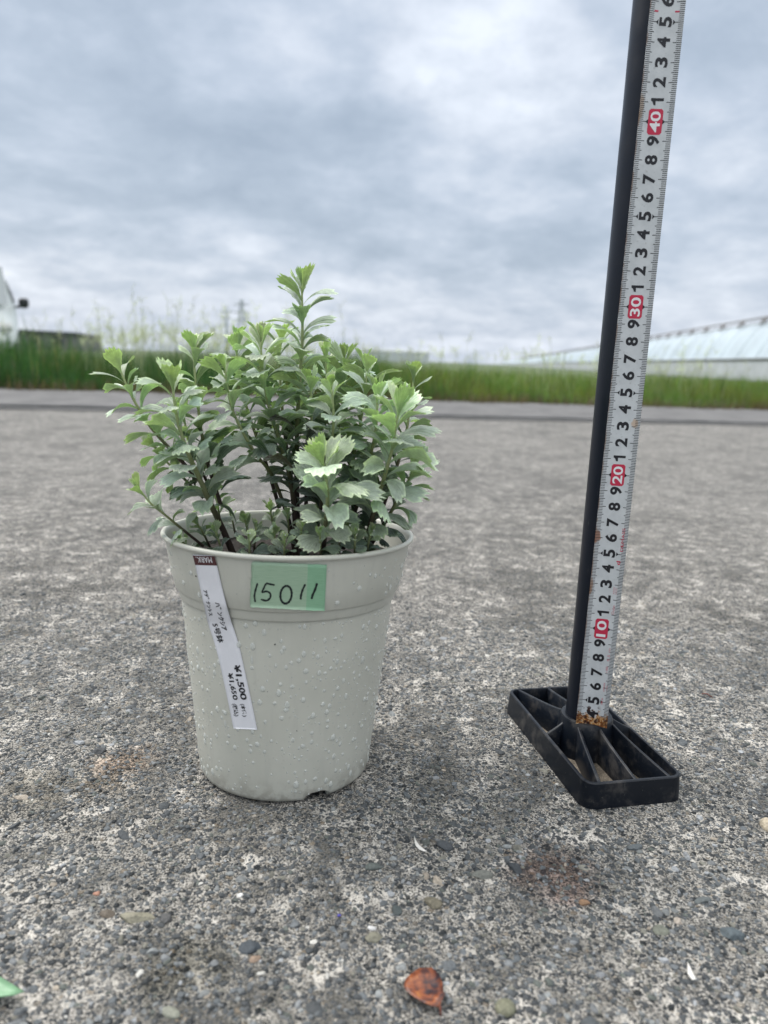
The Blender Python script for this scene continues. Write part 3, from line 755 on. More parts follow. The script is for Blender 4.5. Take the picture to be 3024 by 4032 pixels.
# ---- green tape with the handwritten number
def make_gtape():
    m, N, b, out = mat('green masking tape'); uv = N.n('ShaderNodeUVMap').outputs[0]
    s = N.n('ShaderNodeSeparateXYZ'); N.link(uv, s.inputs[0])
    wv = N.n('ShaderNodeTexNoise'); mp = N.n('ShaderNodeMapping'); N.link(uv, mp.inputs[0]); mp.inputs['Scale'].default_value = (6, 90, 1); N.link(mp.outputs[0], wv.inputs[0]); wv.inputs['Scale'].default_value = 1.0
    c = N.mix(N.smooth(wv.outputs[0], .3, .7), (.29, .42, .29), (.35, .48, .345))
    c = N.mix(N.smooth(s.outputs[0], .745, .755), c, N.mix(1.0, c, (.72, .95, .85), 'MULTIPLY'))
    N.link(c, b.inputs['Base Color']); b.inputs['Roughness'].default_value = .38
    bn = N.n('ShaderNodeBump'); bn.inputs['Strength'].default_value = .3; bn.inputs['Distance'].default_value = .0003
    N.link(wv.outputs[0], bn.inputs['Height']); N.link(bn.outputs[0], b.inputs['Normal'])
    return m
TL, TR, BR, BL = (715, 162), (1493, 195), (1470, 675), (697, 635)
def tapt(u, v, off):
    x = (TL[0] * (1 - u) + TR[0] * u) * (1 - v) + (BL[0] * (1 - u) + BR[0] * u) * v
    y = (TL[1] * (1 - u) + TR[1] * u) * (1 - v) + (BL[1] * (1 - u) + BR[1] * u) * v
    return potray(*z4(x, y), off)
nx, ny = 27, 13; V = []; UV = []
def tj(i, j):
    u = i / (nx - 1) + (rng.uniform(-.006, .004) if i in (0,) else 0); v = j / (ny - 1) + (rng.uniform(-.008, .008) if j in (0, ny - 1) else 0); return u, v
G = [[tj(i, j) for i in range(nx)] for j in range(ny)]
for off in (.045, .0):
    for j in range(ny):
        for i in range(nx):
            V.append(tapt(*G[j][i], off)); UV.append(G[j][i])
n1 = nx * ny; Fc = [(j * nx + i, (j + 1) * nx + i, (j + 1) * nx + i + 1, j * nx + i + 1) for j in range(ny - 1) for i in range(nx - 1)]
for j in range(ny - 1):
    for i in (0, nx - 1): a = j * nx + i; Fc.append((a, a + nx, a + nx + n1, a + n1))
for i in range(nx - 1):
    for j in (0, ny - 1): a = j * nx + i; Fc.append((a, a + 1, a + 1 + n1, a + n1))
tape_o = obj('number_tape', V, Fc, make_gtape(), pot, uvs=UV, label='green tape strip marked 15011')
def stroke(pts, w, name, closed=False):
    P_ = np.array(pts, float)
    # catmull resample
    Q = []; n = len(P_); rng_i = range(n) if closed else range(n - 1)
    for i in rng_i:
        p0, p1, p2, p3 = (P_[(i - 1) % n], P_[i], P_[(i + 1) % n], P_[(i + 2) % n]) if closed else (P_[max(i - 1, 0)], P_[i], P_[i + 1], P_[min(i + 2, n - 1)])
        for f_ in np.linspace(0, 1, 9)[:-1]:
            Q.append(.5 * (2 * p1 + (p2 - p0) * f_ + (2 * p0 - 5 * p1 + 4 * p2 - p3) * f_ ** 2 + (3 * p1 - p0 - 3 * p2 + p3) * f_ ** 3))
    if not closed: Q.append(P_[-1])
    Q = np.array(Q); V = []; m = len(Q)
    for i in range(m):
        t = (Q[(i + 1) % m] - Q[i - 1]) if closed else (Q[min(i + 1, m - 1)] - Q[max(i - 1, 0)])
        t = t / (np.linalg.norm(t) + 1e-9); nrm = np.array([-t[1], t[0]])
        k = 1.0 if closed else math.sqrt(max(.1, 1 - (max(0, 1 - min(i, m - 1 - i) / 2.2)) ** 2))
        for s_ in (-.5, 0, .5): V.append(potray(*z4(*(Q[i] + nrm * s_ * w * k * (1 + .12 * math.sin(i * .9)))), .055))
    Fc = []
    for i in range(m if closed else m - 1):
        a, b_ = i * 3, ((i + 1) % m) * 3
        for s_ in (0, 1): Fc.append((a + s_, b_ + s_, b_ + s_ + 1, a + s_ + 1))
    return V, Fc
mb = MB()
def ell(cx, cy, rx, ry, rot, n=14):
    return [(cx + rx * math.cos(a) * math.cos(rot) - ry * math.sin(a) * math.sin(rot), cy + rx * math.cos(a) * math.sin(rot) + ry * math.sin(a) * math.cos(rot)) for a in np.linspace(0, 2 * math.pi, n, endpoint=False)]
for pts, w, cl in [([(775, 385), (755, 450), (742, 520), (752, 582)], 19, False),
                   ([(862, 385), (905, 395), (952, 405)], 19, False),
                   ([(862, 388), (840, 435), (824, 478), (868, 470), (905, 492), (905, 535), (868, 566), (808, 553)], 19, False),
                   (ell(1070, 505, 58, 92, .12), 22, True),
                   ([(1270, 395), (1242, 455), (1225, 515), (1222, 555)], 21, False),
                   ([(1392, 385), (1372, 450), (1345, 510), (1335, 550)], 23, False)]:
    mb.add(*stroke(pts, w, 's', cl))
mb.build('handwritten_number', M_marker, tape_o, smooth=False)

# ---- water drops on the pot
DOME = []
for base in range(1):
    nr_, nk = 4, 12; Vd = []; Fd = []
    for i in range(nr_ + 1):
        a = math.pi / 2 * i / nr_
        for k in range(nk): Vd.append((math.cos(a) * math.cos(2 * math.pi * k / nk), math.cos(a) * math.sin(2 * math.pi * k / nk), math.sin(a)))
    for i in range(nr_):
        for k in range(nk): Fd.append((i * nk + k, i * nk + (k + 1) % nk, (i + 1) * nk + (k + 1) % nk, (i + 1) * nk + k))
    Fd.append(tuple(range(nk))[::-1])
Vd = np.array(Vd)
def on_pot(ang, h):
    r0 = renv(h); r1 = renv(h + .05) - r0
    # real outer surface radius (profile) at this height
    zz = np.array([q[1] for q in prof_out[:21]]); rrr = np.array([q[0] for q in prof_out[:21]])
    r0 = float(np.interp(h, zz, rrr))
    n = np.array([math.cos(ang), math.sin(ang), -.1]); n /= np.linalg.norm(n)
    t = np.array([-math.sin(ang), math.cos(ang), 0]); u = np.cross(n, t)
    return np.array([r0 * math.cos(ang), r0 * math.sin(ang), h]), n, t, u
def drop(ang, h, rx, ry, th):
    c, n, t, u = on_pot(ang, h); v = Vd
    tear = 1 - .35 * (v[:, 1] > 0) * v[:, 1]
    w = c + np.outer(v[:, 0] * rx * tear, t) + np.outer(v[:, 1] * ry, u) + np.outer(v[:, 2] * th - .01, n)
    return potw(w)
front = -math.pi / 2
drops = []
tries = 0
lblpix = [z4(*q) for q in LE + RE[::-1]]; tapix = [z4(*q) for q in (TL, TR, BR, BL)]
def inpoly(x, y, poly):
    c_ = False; n = len(poly)
    for i in range(n):
        x1, y1 = poly[i]; x2, y2 = poly[(i + 1) % n]
        if (y1 > y) != (y2 > y) and x < (x2 - x1) * (y - y1) / (y2 - y1) + x1: c_ = not c_
    return c_
while len(drops) < 950 and tries < 14000:
    tries += 1
    a = rng.uniform(-math.pi, 0) ; h = rng.uniform(.5, 14.5)
    side = abs(a - front) / (math.pi / 2)
    dn = .45 + .55 * side
    if h > 11.3: dn *= .22 + (.55 if side > .6 else 0)
    if h < 3: dn *= .55
    if rng.uniform() > dn: continue
    if 11.3 < h < 12.4: continue
    rx = .038 + .13 * rng.uniform() ** 2.4
    if rng.uniform() < .025: rx = rng.uniform(.13, .19)
    p = on_pot(a, h)[0]; px, py = proj(potw(p))
    if inpoly(px, py, lblpix) or inpoly(px, py, tapix): continue
    if any(abs(q[1] - h) < (q[2] + rx) * 1.25 and abs(q[0] - a) * 6.2 < (q[2] + rx) * 1.05 for q in drops): continue
    drops.append((a, h, rx, rx * rng.uniform(.95, 1.6), rx * rng.uniform(.35, .6)))
for q in [(1063, 1700, .17, .15), (1470, 1725, .17, .18), (1110, 1210, .12, .12), (710, 2070, .13, .1), (1560, 1205, .13, .2), (1020, 1095, .12, .17), (1540, 965, .15, .1), (190, 1245, .1, .26), (455, 1850, .1, .26), (730, 1185, .09, .28), (440, 1720, .13, .13), (1615, 2060, .13, .16)]:
    p = potray(*z4(q[0], q[1])) - POT; hh = p[1] * st_ + p[2] * ct
    drops.append((math.atan2(p[1], p[0]), hh, q[2], q[3], .4 * q[2]))
drops.sort(key=lambda d: -d[2] * d[3])
for d in drops[:100]: obj('water_drop', drop(*d), Fd, M_water, pot)
mb = MB()
for d in drops[100:]: mb.add(drop(*d), Fd)
mb.build('water_drops', M_water, pot, kind='stuff')
for q in [(955, 1020, .05), (136, 312, .05), (1182, 1915, .035), (878, 1510, .025)]:
    c = potray(*z4(q[0], q[1])); c = c
    obj('dirt_speck', I0[0] * q[2] + c, I0[1], M_ink, pot)

# ------------------------------------------------------------------ shrub
def leaf_proto(nteeth, Lr, Wr, cup, seed):
    """unit leaf grid: u across, v along; returns (u, v, lateral, along, lift)"""
    r = np.random.default_rng(seed); nu_, nv_ = 2 * nteeth + 1, 11
    us = np.linspace(-1, 1, nu_); vs_ = np.linspace(0, 1, nv_)
    tooth = np.array([(1 if k % 2 == 1 else 0) for k in range(nu_)], float)
    tooth = tooth * (1 - .25 * np.abs(us)) + r.uniform(-.12, .12, nu_)
    out = []
    for j, v in enumerate(vs_):
        for i, u in enumerate(us):
            wid = (.085 + .915 * (v ** 1.65))
            a = u * .95 * Wr                      # fan half-angle-ish
            lat = math.sin(a) * wid
            lon = v * (1 - .30 * (1 - math.cos(a * 1.05)) - .20 * abs(u) ** 2.5)
            if v > .99: k = .13 * tooth[i]; lat += math.sin(a) * k; lon += math.cos(a * .9) * k
            elif abs(u) > .99 and v > .42: lat += math.copysign(.035 if j % 2 else -.012, u)
            lift = cup * (u * u) * wid
            out.append((u, v, lat, lon, lift))
    F_ = [(j * nu_ + i, j * nu_ + i + 1, (j + 1) * nu_ + i + 1, (j + 1) * nu_ + i) for j in range(nv_ - 1) for i in range(nu_ - 1)]
    return np.array(out), np.array(F_), 
PROTO = [leaf_proto(n, 1, w, c, s) for n, w, c, s in [(5, .35, .12, 1), (6, .41, .10, 2), (4, .29, .18, 3), (6, .44, .06, 4), (5, .38, -.08, 5), (4, .27, .25, 6), (5, .37, .16, 7), (6, .40, -.12, 8), (5, .33, .05, 9)]]
TIPS = []
class Fol:
    def __init__(s): s.v = []; s.f = []; s.c = []; s.uv = []; s.n = 0
    def leaf(s, P0, T, Rd, L, th0, th1, col, proto=None, roll=0.0, droop=0.0, wscale=1.0):
        g_, f_ = PROTO[rng.integers(len(PROTO))] if proto is None else PROTO[proto]
        B = np.cross(T, Rd); B /= np.linalg.norm(B)
        nsub = 16; ths = th0 + (th1 - th0) * (np.linspace(0, 1, nsub) ** 1.1)
        seg = np.zeros((nsub + 1, 2))
        for i in range(nsub): seg[i + 1] = seg[i] + np.array([math.cos(ths[i]), math.sin(ths[i])]) / nsub
        lon = np.clip(g_[:, 3], 0, 1.15); k = np.clip(lon, 0, 1) * nsub
        ex = lon - np.clip(lon, 0, 1)
        a = np.interp(k, range(nsub + 1), seg[:, 0]) + ex * math.cos(ths[-1]); b_ = np.interp(k, range(nsub + 1), seg[:, 1]) + ex * math.sin(ths[-1])
        th = np.interp(k, range(nsub), ths)
        lift = g_[:, 4] * .9 + .012 * np.sin(g_[:, 0] * 9 + rng.uniform(0, 6)) * g_[:, 1]
        lat = g_[:, 2] * wscale
        # roll about the leaf axis
        lat2 = lat * math.cos(roll) - lift * math.sin(roll); lift2 = lat * math.sin(roll) + lift * math.cos(roll)
        nT, nR = np.sin(th), -np.cos(th)
        pts = P0 + L * (np.outer(a + nT * lift2, T) + np.outer(b_ + nR * lift2, Rd) + np.outer(lat2, B))
        if droop: pts[:, 2] -= droop * L * g_[:, 1] ** 2
        TIPS.append(pts[-1 - int(rng.integers(4, 8))] - np.array([0, 0, .03]))
        s.f.append(f_ + s.n); s.v.append(pts); s.n += len(pts)
        tipc = np.clip(g_[:, 1] - .6, 0, 1)[:, None]
        s.c.append(np.asarray(col)[None, :] * (1 + .0 * tipc) * np.ones((len(pts), 1)))
        s.uv.append(g_[:, :2])
    def build(s, parent, name='foliage', **k):
        return obj(name, np.concatenate(s.v), np.concatenate(s.f), M_leaf, parent, cols=np.concatenate(s.c), uvs=np.concatenate(s.uv), **k)
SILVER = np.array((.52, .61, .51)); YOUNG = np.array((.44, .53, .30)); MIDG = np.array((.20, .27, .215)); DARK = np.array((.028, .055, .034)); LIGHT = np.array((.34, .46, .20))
shrub = empty('potted_shrub', (POT[0], POT[1], 14), label='silvery-green shrub with toothed wedge leaves growing in the pale pot', cat='shrub')
def catm(P_, n):
    P_ = np.array(P_, float); m = len(P_); out = []
    for i in range(m - 1):
        p0, p1, p2, p3 = P_[max(i - 1, 0)], P_[i], P_[i + 1], P_[min(i + 2, m - 1)]
        for f_ in np.linspace(0, 1, n, endpoint=False):
            out.append(.5 * (2 * p1 + (p2 - p0) * f_ + (2 * p0 - 5 * p1 + 4 * p2 - p3) * f_ ** 2 + (3 * p1 - p0 - 3 * p2 + p3) * f_ ** 3))
    out.append(P_[-1]); return np.array(out)
def shoot(path, Ls=2.0, gap=.30, leafless=0.0, tone=.5, r0=.16, lit=1.0, seed=None, th=(28, 92), tipyoung=1.0, small_tip=1.0, phase=None, dark_from=.38):
    """path: [(px,py,D)...] from tip to base. tone: 0 dark .. 1 silver"""
    W3 = [at(px, py, D) for px, py, D in path]
    C = catm(W3, 10)
    cut = .42 if len(path) > 3 else .2
    ds = np.concatenate([[0], np.cumsum(np.linalg.norm(np.diff(C, axis=0), axis=1))]); C = C[ds > cut]
    seg = np.linalg.norm(np.diff(C, axis=0), axis=1); s_ = np.concatenate([[0], np.cumsum(seg)]); tot = s_[-1]
    mb = MB(); cols = []
    rad = [max(.045, .05 + (r0 - .05) * min(1, (q / tot)) ** .8) for q in s_]
    mb.tube(C, rad, 8)
    cc = []
    for q in s_:
        f_ = np.clip((q / tot - .3) / .45, 0, 1); col = np.array((.26, .30, .13)) * (1 - f_) + np.array((.055, .035, .028)) * f_
        if q / tot < .35: col = np.array((.30, .36, .17)) * (1 - q / tot * 1.2) + np.array((.24, .22, .11)) * (q / tot * 1.2)
        cc += [tuple(col)] * 8
    mb.c = cc
    so = mb.build('stem', M_twig, shrub)
    fo = Fol(); s = 0.0; az = rng.uniform(0, 6.28) if phase is None else phase; k = 0
    end = tot * (1 - leafless)
    while s < end:
        P0 = np.array([np.interp(s, s_, C[:, i]) for i in range(3)]); P1 = np.array([np.interp(s + .15, s_, C[:, i]) for i in range(3)])
        T = P0 - P1; T /= np.linalg.norm(T)
        a = np.cross(T, [.3, 1, .2]); a /= np.linalg.norm(a); b_ = np.cross(T, a)
        az += R_(137.5) + rng.normal() * .18
        Rd = a * math.cos(az) + b_ * math.sin(az)
        age = s / tot; tipf = np.clip(s / 1.25, 0, 1)
        L = Ls * 1.12 * (1.0 if rng.uniform() > .12 else .72) * (.55 + .45 * tipf ** .8) * rng.uniform(.86, 1.14) * (1 if small_tip else 1)
        if age > .6: L *= 1 - .35 * (age - .6) / .4
        th0 = R_(12 + (th[0] - 12) * tipf + rng.normal() * 5 + 15 * age); th1 = R_(24 + (th[1] - 24) * tipf ** 1.2 + rng.normal() * 14 + 12 * age)
        c1 = MIDG * (1 - tone) + SILVER * tone
        cy = YOUNG * tipyoung + SILVER * (1 - tipyoung)
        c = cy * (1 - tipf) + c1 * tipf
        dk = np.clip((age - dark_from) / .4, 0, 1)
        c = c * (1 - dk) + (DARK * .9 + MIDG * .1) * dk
        c = c * rng.uniform(.6, 1.18) * np.array([rng.uniform(.93, 1.07), 1, rng.uniform(.9, 1.08)])
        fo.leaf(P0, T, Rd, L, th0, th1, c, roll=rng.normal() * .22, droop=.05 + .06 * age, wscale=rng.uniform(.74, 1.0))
        s += gap * (.62 + .30 * tipf) * rng.uniform(.8, 1.2)
    # folded bud leaves at the tip
    T = C[0] - C[2]; T /= np.linalg.norm(T); a = np.cross(T, [.3, 1, .2]); a /= np.linalg.norm(a); b_ = np.cross(T, a)
    for q in range(2):
        az += 2.2; Rd = a * math.cos(az) + b_ * math.sin(az)
        fo.leaf(C[0], T, Rd, Ls * .42, R_(4), R_(14), YOUNG * rng.uniform(.9, 1.15), proto=5, wscale=.6)
    fo.build(so)
    return so
BX = [(1170, 2250), (930, 2215)]
D0 = POT[1]
# tip -> base, (photo x, photo y, depth cm)
rng = np.random.default_rng(21)
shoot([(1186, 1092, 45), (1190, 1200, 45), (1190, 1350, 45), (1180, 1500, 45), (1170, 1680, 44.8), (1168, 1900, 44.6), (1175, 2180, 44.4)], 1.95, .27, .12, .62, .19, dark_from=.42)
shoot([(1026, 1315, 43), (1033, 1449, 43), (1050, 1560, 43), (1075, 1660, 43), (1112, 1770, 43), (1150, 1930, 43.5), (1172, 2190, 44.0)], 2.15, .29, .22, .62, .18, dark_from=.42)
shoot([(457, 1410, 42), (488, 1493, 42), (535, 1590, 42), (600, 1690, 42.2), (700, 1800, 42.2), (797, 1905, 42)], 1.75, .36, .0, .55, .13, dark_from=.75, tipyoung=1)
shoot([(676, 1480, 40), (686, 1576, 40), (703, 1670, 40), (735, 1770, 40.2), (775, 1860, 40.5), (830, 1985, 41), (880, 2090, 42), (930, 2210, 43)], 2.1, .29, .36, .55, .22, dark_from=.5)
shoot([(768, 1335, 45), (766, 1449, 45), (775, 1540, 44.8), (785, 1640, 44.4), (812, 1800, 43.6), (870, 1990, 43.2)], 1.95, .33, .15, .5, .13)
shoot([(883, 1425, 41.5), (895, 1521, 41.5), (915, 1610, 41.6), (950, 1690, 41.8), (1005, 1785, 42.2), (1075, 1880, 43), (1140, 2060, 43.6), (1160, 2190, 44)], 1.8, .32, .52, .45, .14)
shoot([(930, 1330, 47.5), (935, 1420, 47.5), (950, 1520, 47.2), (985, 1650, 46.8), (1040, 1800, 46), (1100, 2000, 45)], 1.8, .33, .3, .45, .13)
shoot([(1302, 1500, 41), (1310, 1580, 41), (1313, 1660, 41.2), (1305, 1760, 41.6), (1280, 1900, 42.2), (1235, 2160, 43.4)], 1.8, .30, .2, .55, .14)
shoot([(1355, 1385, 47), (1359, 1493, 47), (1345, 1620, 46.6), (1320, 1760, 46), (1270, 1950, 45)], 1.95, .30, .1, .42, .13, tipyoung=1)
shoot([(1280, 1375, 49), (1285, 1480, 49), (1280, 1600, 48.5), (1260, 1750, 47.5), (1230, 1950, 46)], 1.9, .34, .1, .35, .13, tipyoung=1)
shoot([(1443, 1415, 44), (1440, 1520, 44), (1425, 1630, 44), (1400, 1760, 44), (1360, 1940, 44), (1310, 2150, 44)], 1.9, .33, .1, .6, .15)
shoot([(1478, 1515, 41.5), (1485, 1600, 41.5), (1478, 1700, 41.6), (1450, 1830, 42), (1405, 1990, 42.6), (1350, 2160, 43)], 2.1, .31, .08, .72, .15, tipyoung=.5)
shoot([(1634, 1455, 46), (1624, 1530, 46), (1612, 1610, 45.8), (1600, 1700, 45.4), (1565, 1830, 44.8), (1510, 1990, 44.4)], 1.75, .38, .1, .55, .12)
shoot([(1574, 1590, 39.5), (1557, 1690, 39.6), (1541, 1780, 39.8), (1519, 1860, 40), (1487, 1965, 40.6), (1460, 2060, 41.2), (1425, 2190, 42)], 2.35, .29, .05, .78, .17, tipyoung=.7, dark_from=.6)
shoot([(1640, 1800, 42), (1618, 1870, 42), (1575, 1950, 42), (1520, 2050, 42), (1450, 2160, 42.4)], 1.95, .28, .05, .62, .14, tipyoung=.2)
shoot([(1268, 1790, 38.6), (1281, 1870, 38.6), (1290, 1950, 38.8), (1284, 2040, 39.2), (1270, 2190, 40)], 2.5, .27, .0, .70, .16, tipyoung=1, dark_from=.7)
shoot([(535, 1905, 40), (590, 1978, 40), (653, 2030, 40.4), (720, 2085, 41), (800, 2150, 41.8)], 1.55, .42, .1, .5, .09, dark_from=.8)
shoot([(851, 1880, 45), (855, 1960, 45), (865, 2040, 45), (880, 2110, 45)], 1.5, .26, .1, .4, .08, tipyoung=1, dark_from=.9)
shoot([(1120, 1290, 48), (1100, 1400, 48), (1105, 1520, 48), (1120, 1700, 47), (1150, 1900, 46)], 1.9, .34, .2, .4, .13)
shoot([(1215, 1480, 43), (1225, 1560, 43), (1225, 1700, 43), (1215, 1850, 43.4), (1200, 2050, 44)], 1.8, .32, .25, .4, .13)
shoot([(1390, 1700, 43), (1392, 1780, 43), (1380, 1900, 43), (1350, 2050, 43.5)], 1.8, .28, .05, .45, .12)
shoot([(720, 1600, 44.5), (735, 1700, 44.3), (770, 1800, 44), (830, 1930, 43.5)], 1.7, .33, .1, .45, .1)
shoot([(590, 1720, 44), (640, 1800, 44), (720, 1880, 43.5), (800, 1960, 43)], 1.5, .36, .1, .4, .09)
# short basal shoots that fill the mouth of the pot
for (px, py, D, tx) in [(760, 2040, 42, 830), (840, 2075, 40.5, 880), (960, 2030, 44, 985), (1010, 2060, 41, 1000), (1085, 2080, 40, 1075), (1130, 2010, 42, 1140), (1190, 2060, 39.6, 1180), (1340, 2060, 39, 1335), (1400, 2090, 38.8, 1395), (1465, 2080, 39.5, 1440), (1060, 1990, 46, 1080), (900, 2000, 47, 930), (1240, 2000, 44, 1230), (700, 2110, 42, 780), (1120, 2110, 38.6, 1120), (1260, 2090, 38.4, 1262), (980, 2110, 39, 985)]:
    shoot([(px, py, D), ((px + tx) / 2, py + 50, D + .3), (tx, py + 120, D + .8)], rng.uniform(.85, 1.15), .24, .0, rng.uniform(.05, .35), .07, tipyoung=.8, dark_from=.45)
# old dark leaves in the middle of the shrub
fo = Fol()
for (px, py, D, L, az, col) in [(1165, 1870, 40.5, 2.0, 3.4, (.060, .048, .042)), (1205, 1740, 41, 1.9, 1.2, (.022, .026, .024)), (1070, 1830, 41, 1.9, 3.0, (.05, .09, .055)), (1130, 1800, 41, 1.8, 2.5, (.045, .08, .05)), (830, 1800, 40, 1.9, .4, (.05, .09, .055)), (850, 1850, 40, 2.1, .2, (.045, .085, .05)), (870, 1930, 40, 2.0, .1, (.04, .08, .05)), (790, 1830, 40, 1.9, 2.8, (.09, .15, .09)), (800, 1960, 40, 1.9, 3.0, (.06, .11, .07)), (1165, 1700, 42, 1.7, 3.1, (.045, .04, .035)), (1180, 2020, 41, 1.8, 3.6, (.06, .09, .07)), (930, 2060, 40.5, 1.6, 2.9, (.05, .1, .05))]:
    P0 = at(px, py, D); T = np.array([rng.normal() * .15, rng.normal() * .15, 1]); T /= np.linalg.norm(T)
    Rd = np.array([math.cos(az), -abs(math.sin(az)) * .9 - .35, 0]); Rd -= T * (Rd @ T); Rd /= np.linalg.norm(Rd)
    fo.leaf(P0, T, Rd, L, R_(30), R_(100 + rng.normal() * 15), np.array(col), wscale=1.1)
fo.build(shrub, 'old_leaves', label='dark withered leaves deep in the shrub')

# drops sitting on a few leaves
TIPS = sorted(TIPS, key=lambda q: q[1])[:160]
for c in [TIPS[i] for i in rng.choice(len(TIPS), 26, replace=False)]:
    r = rng.uniform(.035, .065); obj('water_drop', I1[0] * r + c, I1[1], M_water, shrub)

# ------------------------------------------------------------------ measuring pole
pole = empty('measuring_pole', (BC[0], BC[1], 0), label='black upright pole on a ribbed black foot with a tape scale stuck on it', cat='measuring pole')
def bw(a, b_, z): return (BC[0] + E1[0] * a + E2[0] * b_, BC[1] + E1[1] * a + E2[1] * b_, z)
HWx, HLy, RCn, TH, HW = 3.25, 6.5, .75, .24, 1.62
def rrect(hx, hy, r, n=6):
    out = []
    for cx, cy, a0 in ((hx - r, hy - r, 0), (-hx + r, hy - r, 90), (-hx + r, -hy + r, 180), (hx - r, -hy + r, 270)):
        for k in range(n + 1): a = R_(a0 + 90 * k / n); out.append((cx + r * math.cos(a), cy + r * math.sin(a)))
    return out
o_ = rrect(HWx, HLy, RCn); loops = [(rrect(HWx + .12, HLy + .12, RCn + .12), 0.0), (o_, HW - .06), (rrect(HWx - .06, HLy - .06, RCn - .06), HW), (rrect(HWx - TH + .05, HLy - TH + .05, RCn - TH + .05), HW), (rrect(HWx - TH, HLy - TH, RCn - TH), HW - .06), (rrect(HWx - TH - .03, HLy - TH - .03, RCn - TH), .0)]
V = []; Fc = []; n = len(o_)
for lp, z in loops:
    for q in lp: V.append(bw(q[0], q[1], z))
for i in range(len(loops) - 1):
    for k in range(n): k2 = (k + 1) % n; Fc.append((i * n + k, i * n + k2, (i + 1) * n + k2, (i + 1) * n + k))
foot = obj('foot', V, Fc, M_base, pole, sharp=40)
mb = MB()
fl = rrect(HWx - TH + .02, HLy - TH + .02, RCn - TH); mb.add([bw(q[0], q[1], .16) for q in fl], [tuple(range(n))])
mb.build('grit', M_sand, foot, smooth=False)
TR_ = 1.38
# pole axis leans a touch
tb = np.array([14.35, 46.45]); AX = np.array([-.0030, -.0028])
def tubec(z): return np.array([tb[0] + AX[0] * z, tb[1] + AX[1] * z, z])
mbc, Fl = lathe([(TR_ + .62, .1), (TR_ + .5, 1.6), (TR_ + .36, 2.55), (TR_ + .30, 2.68), (TR_ + .16, 2.72), (TR_ + .02, 2.70), (TR_ + .01, 1.0)], 48)
obj('collar', mbc + np.array([tb[0] + .02, tb[1], 0]), Fl, M_base, pole, sharp=45)
def rib(a0, b0, z0, a1, b1, z1, th=.22):
    A = np.array([a0, b0]); B = np.array([a1, b1]); d = (B - A) / np.linalg.norm(B - A); n_ = np.array([-d[1], d[0]]) * th / 2; V = []
    for t in np.linspace(0, 1, 8):
        p = A + (B - A) * t; z = z0 + (z1 - z0) * (t ** .75)
        for s_, dz in ((-1.15, None), (-1, -.05), (-.6, 0), (.6, 0), (1, -.05), (1.15, None)):
            V.append(bw(p[0] + n_[0] * s_, p[1] + n_[1] * s_, .12 if dz is None else z + dz))
    F_ = []
    for i in range(7):
        for q in range(5): F_.append((i * 6 + q, i * 6 + q + 1, i * 6 + 7 + q, i * 6 + 6 + q))
    obj('rib', V, F_, M_base, foot, sharp=50)
ye = HLy - TH * .6; zt = HW - .03
for s_ in (-1, 1):
    rib(-1.25, s_ * 1.25, 2.45, -2.35, s_ * ye, zt); rib(0.0, s_ * 1.7, 2.5, .05, s_ * ye, zt); rib(1.25, s_ * 1.25, 2.45, 2.35, s_ * ye, zt)
for s_ in (-1, 1): rib(s_ * 1.7, -.1, 2.4, s_ * (HWx - TH * .6), -.35, zt)
V, Fl = lathe([(TR_, .2), (TR_, 30), (TR_, 62), (TR_ - .1, 62.05), (.02, 62.05)], 64)
V = np.array([tubec(z) + np.array([x, y, 0]) for x, y, z in V])
obj('tube', V, Fl, M_tube, pole, sharp=60)
# tape blade (curved steel strip), its zero is a little below the paving
x0, Dd, dx_, dy_, s0 = 13.2807, 45.069, .00092338, -.0076889, -.60595
ZTOP = 48.6
def blade(cm, u, off=0.0):
    """u: 0..1 across the blade, cm: reading"""
    f_ = (cm - 4) / 42.0
    yaw = R_(-13 + 12 * f_)                      # facing: negative looks left
    wdt = 1.98 - .10 * f_
    ex = np.array([math.cos(yaw), math.sin(yaw), 0]); nn = np.array([math.sin(yaw), -math.cos(yaw), 0])
    L0 = np.array([x0 + dx_ * cm, Dd + dy_ * cm, cm + s0])
    q = 2 * u - 1; sag = .13 * (q * q - 1)       # edges stand forward, the middle touches the tube
    return L0 + ex * (u * wdt) + nn * (sag + off)
ncm = 60; nu_ = 13; V = []; UV = []
cms = np.linspace(3.25, ZTOP, ncm)
for off in (0.0, -.03):
    for cm in cms:
        for i in range(nu_): V.append(blade(cm, i / (nu_ - 1), off)); UV.append((i / (nu_ - 1), cm))
n1 = ncm * nu_; Fc = []
for i in range(ncm - 1):
    for j in range(nu_ - 1):
        a = i * nu_ + j; Fc.append((a, a + 1, a + 1 + nu_, a + nu_)); Fc.append((a + n1, a + nu_ + n1, a + 1 + nu_ + n1, a + 1 + n1))
    for j in (0, nu_ - 1): a = i * nu_ + j; Fc.append((a, a + nu_, a + nu_ + n1, a + n1))
for j in range(nu_ - 1):
    for i in (0, ncm - 1): a = i * nu_ + j; Fc.append((a, a + 1, a + 1 + n1, a + n1))
bl = obj('tape_blade', V, Fc, M_blade, pole, uvs=UV, sharp=50, label='pale metal tape scale, rusty at its lower end')
mb = MB()
def tick(cm, u0, u1, w=.028):
    k = 4; Vt = []
    for i in range(k + 1):
        u = u0 + (u1 - u0) * i / k; Vt += [blade(cm - w / 2, u, .006), blade(cm + w / 2, u, .006)]
    mb.add(Vt, [(2 * i, 2 * i + 1, 2 * i + 3, 2 * i + 2) for i in range(k)])
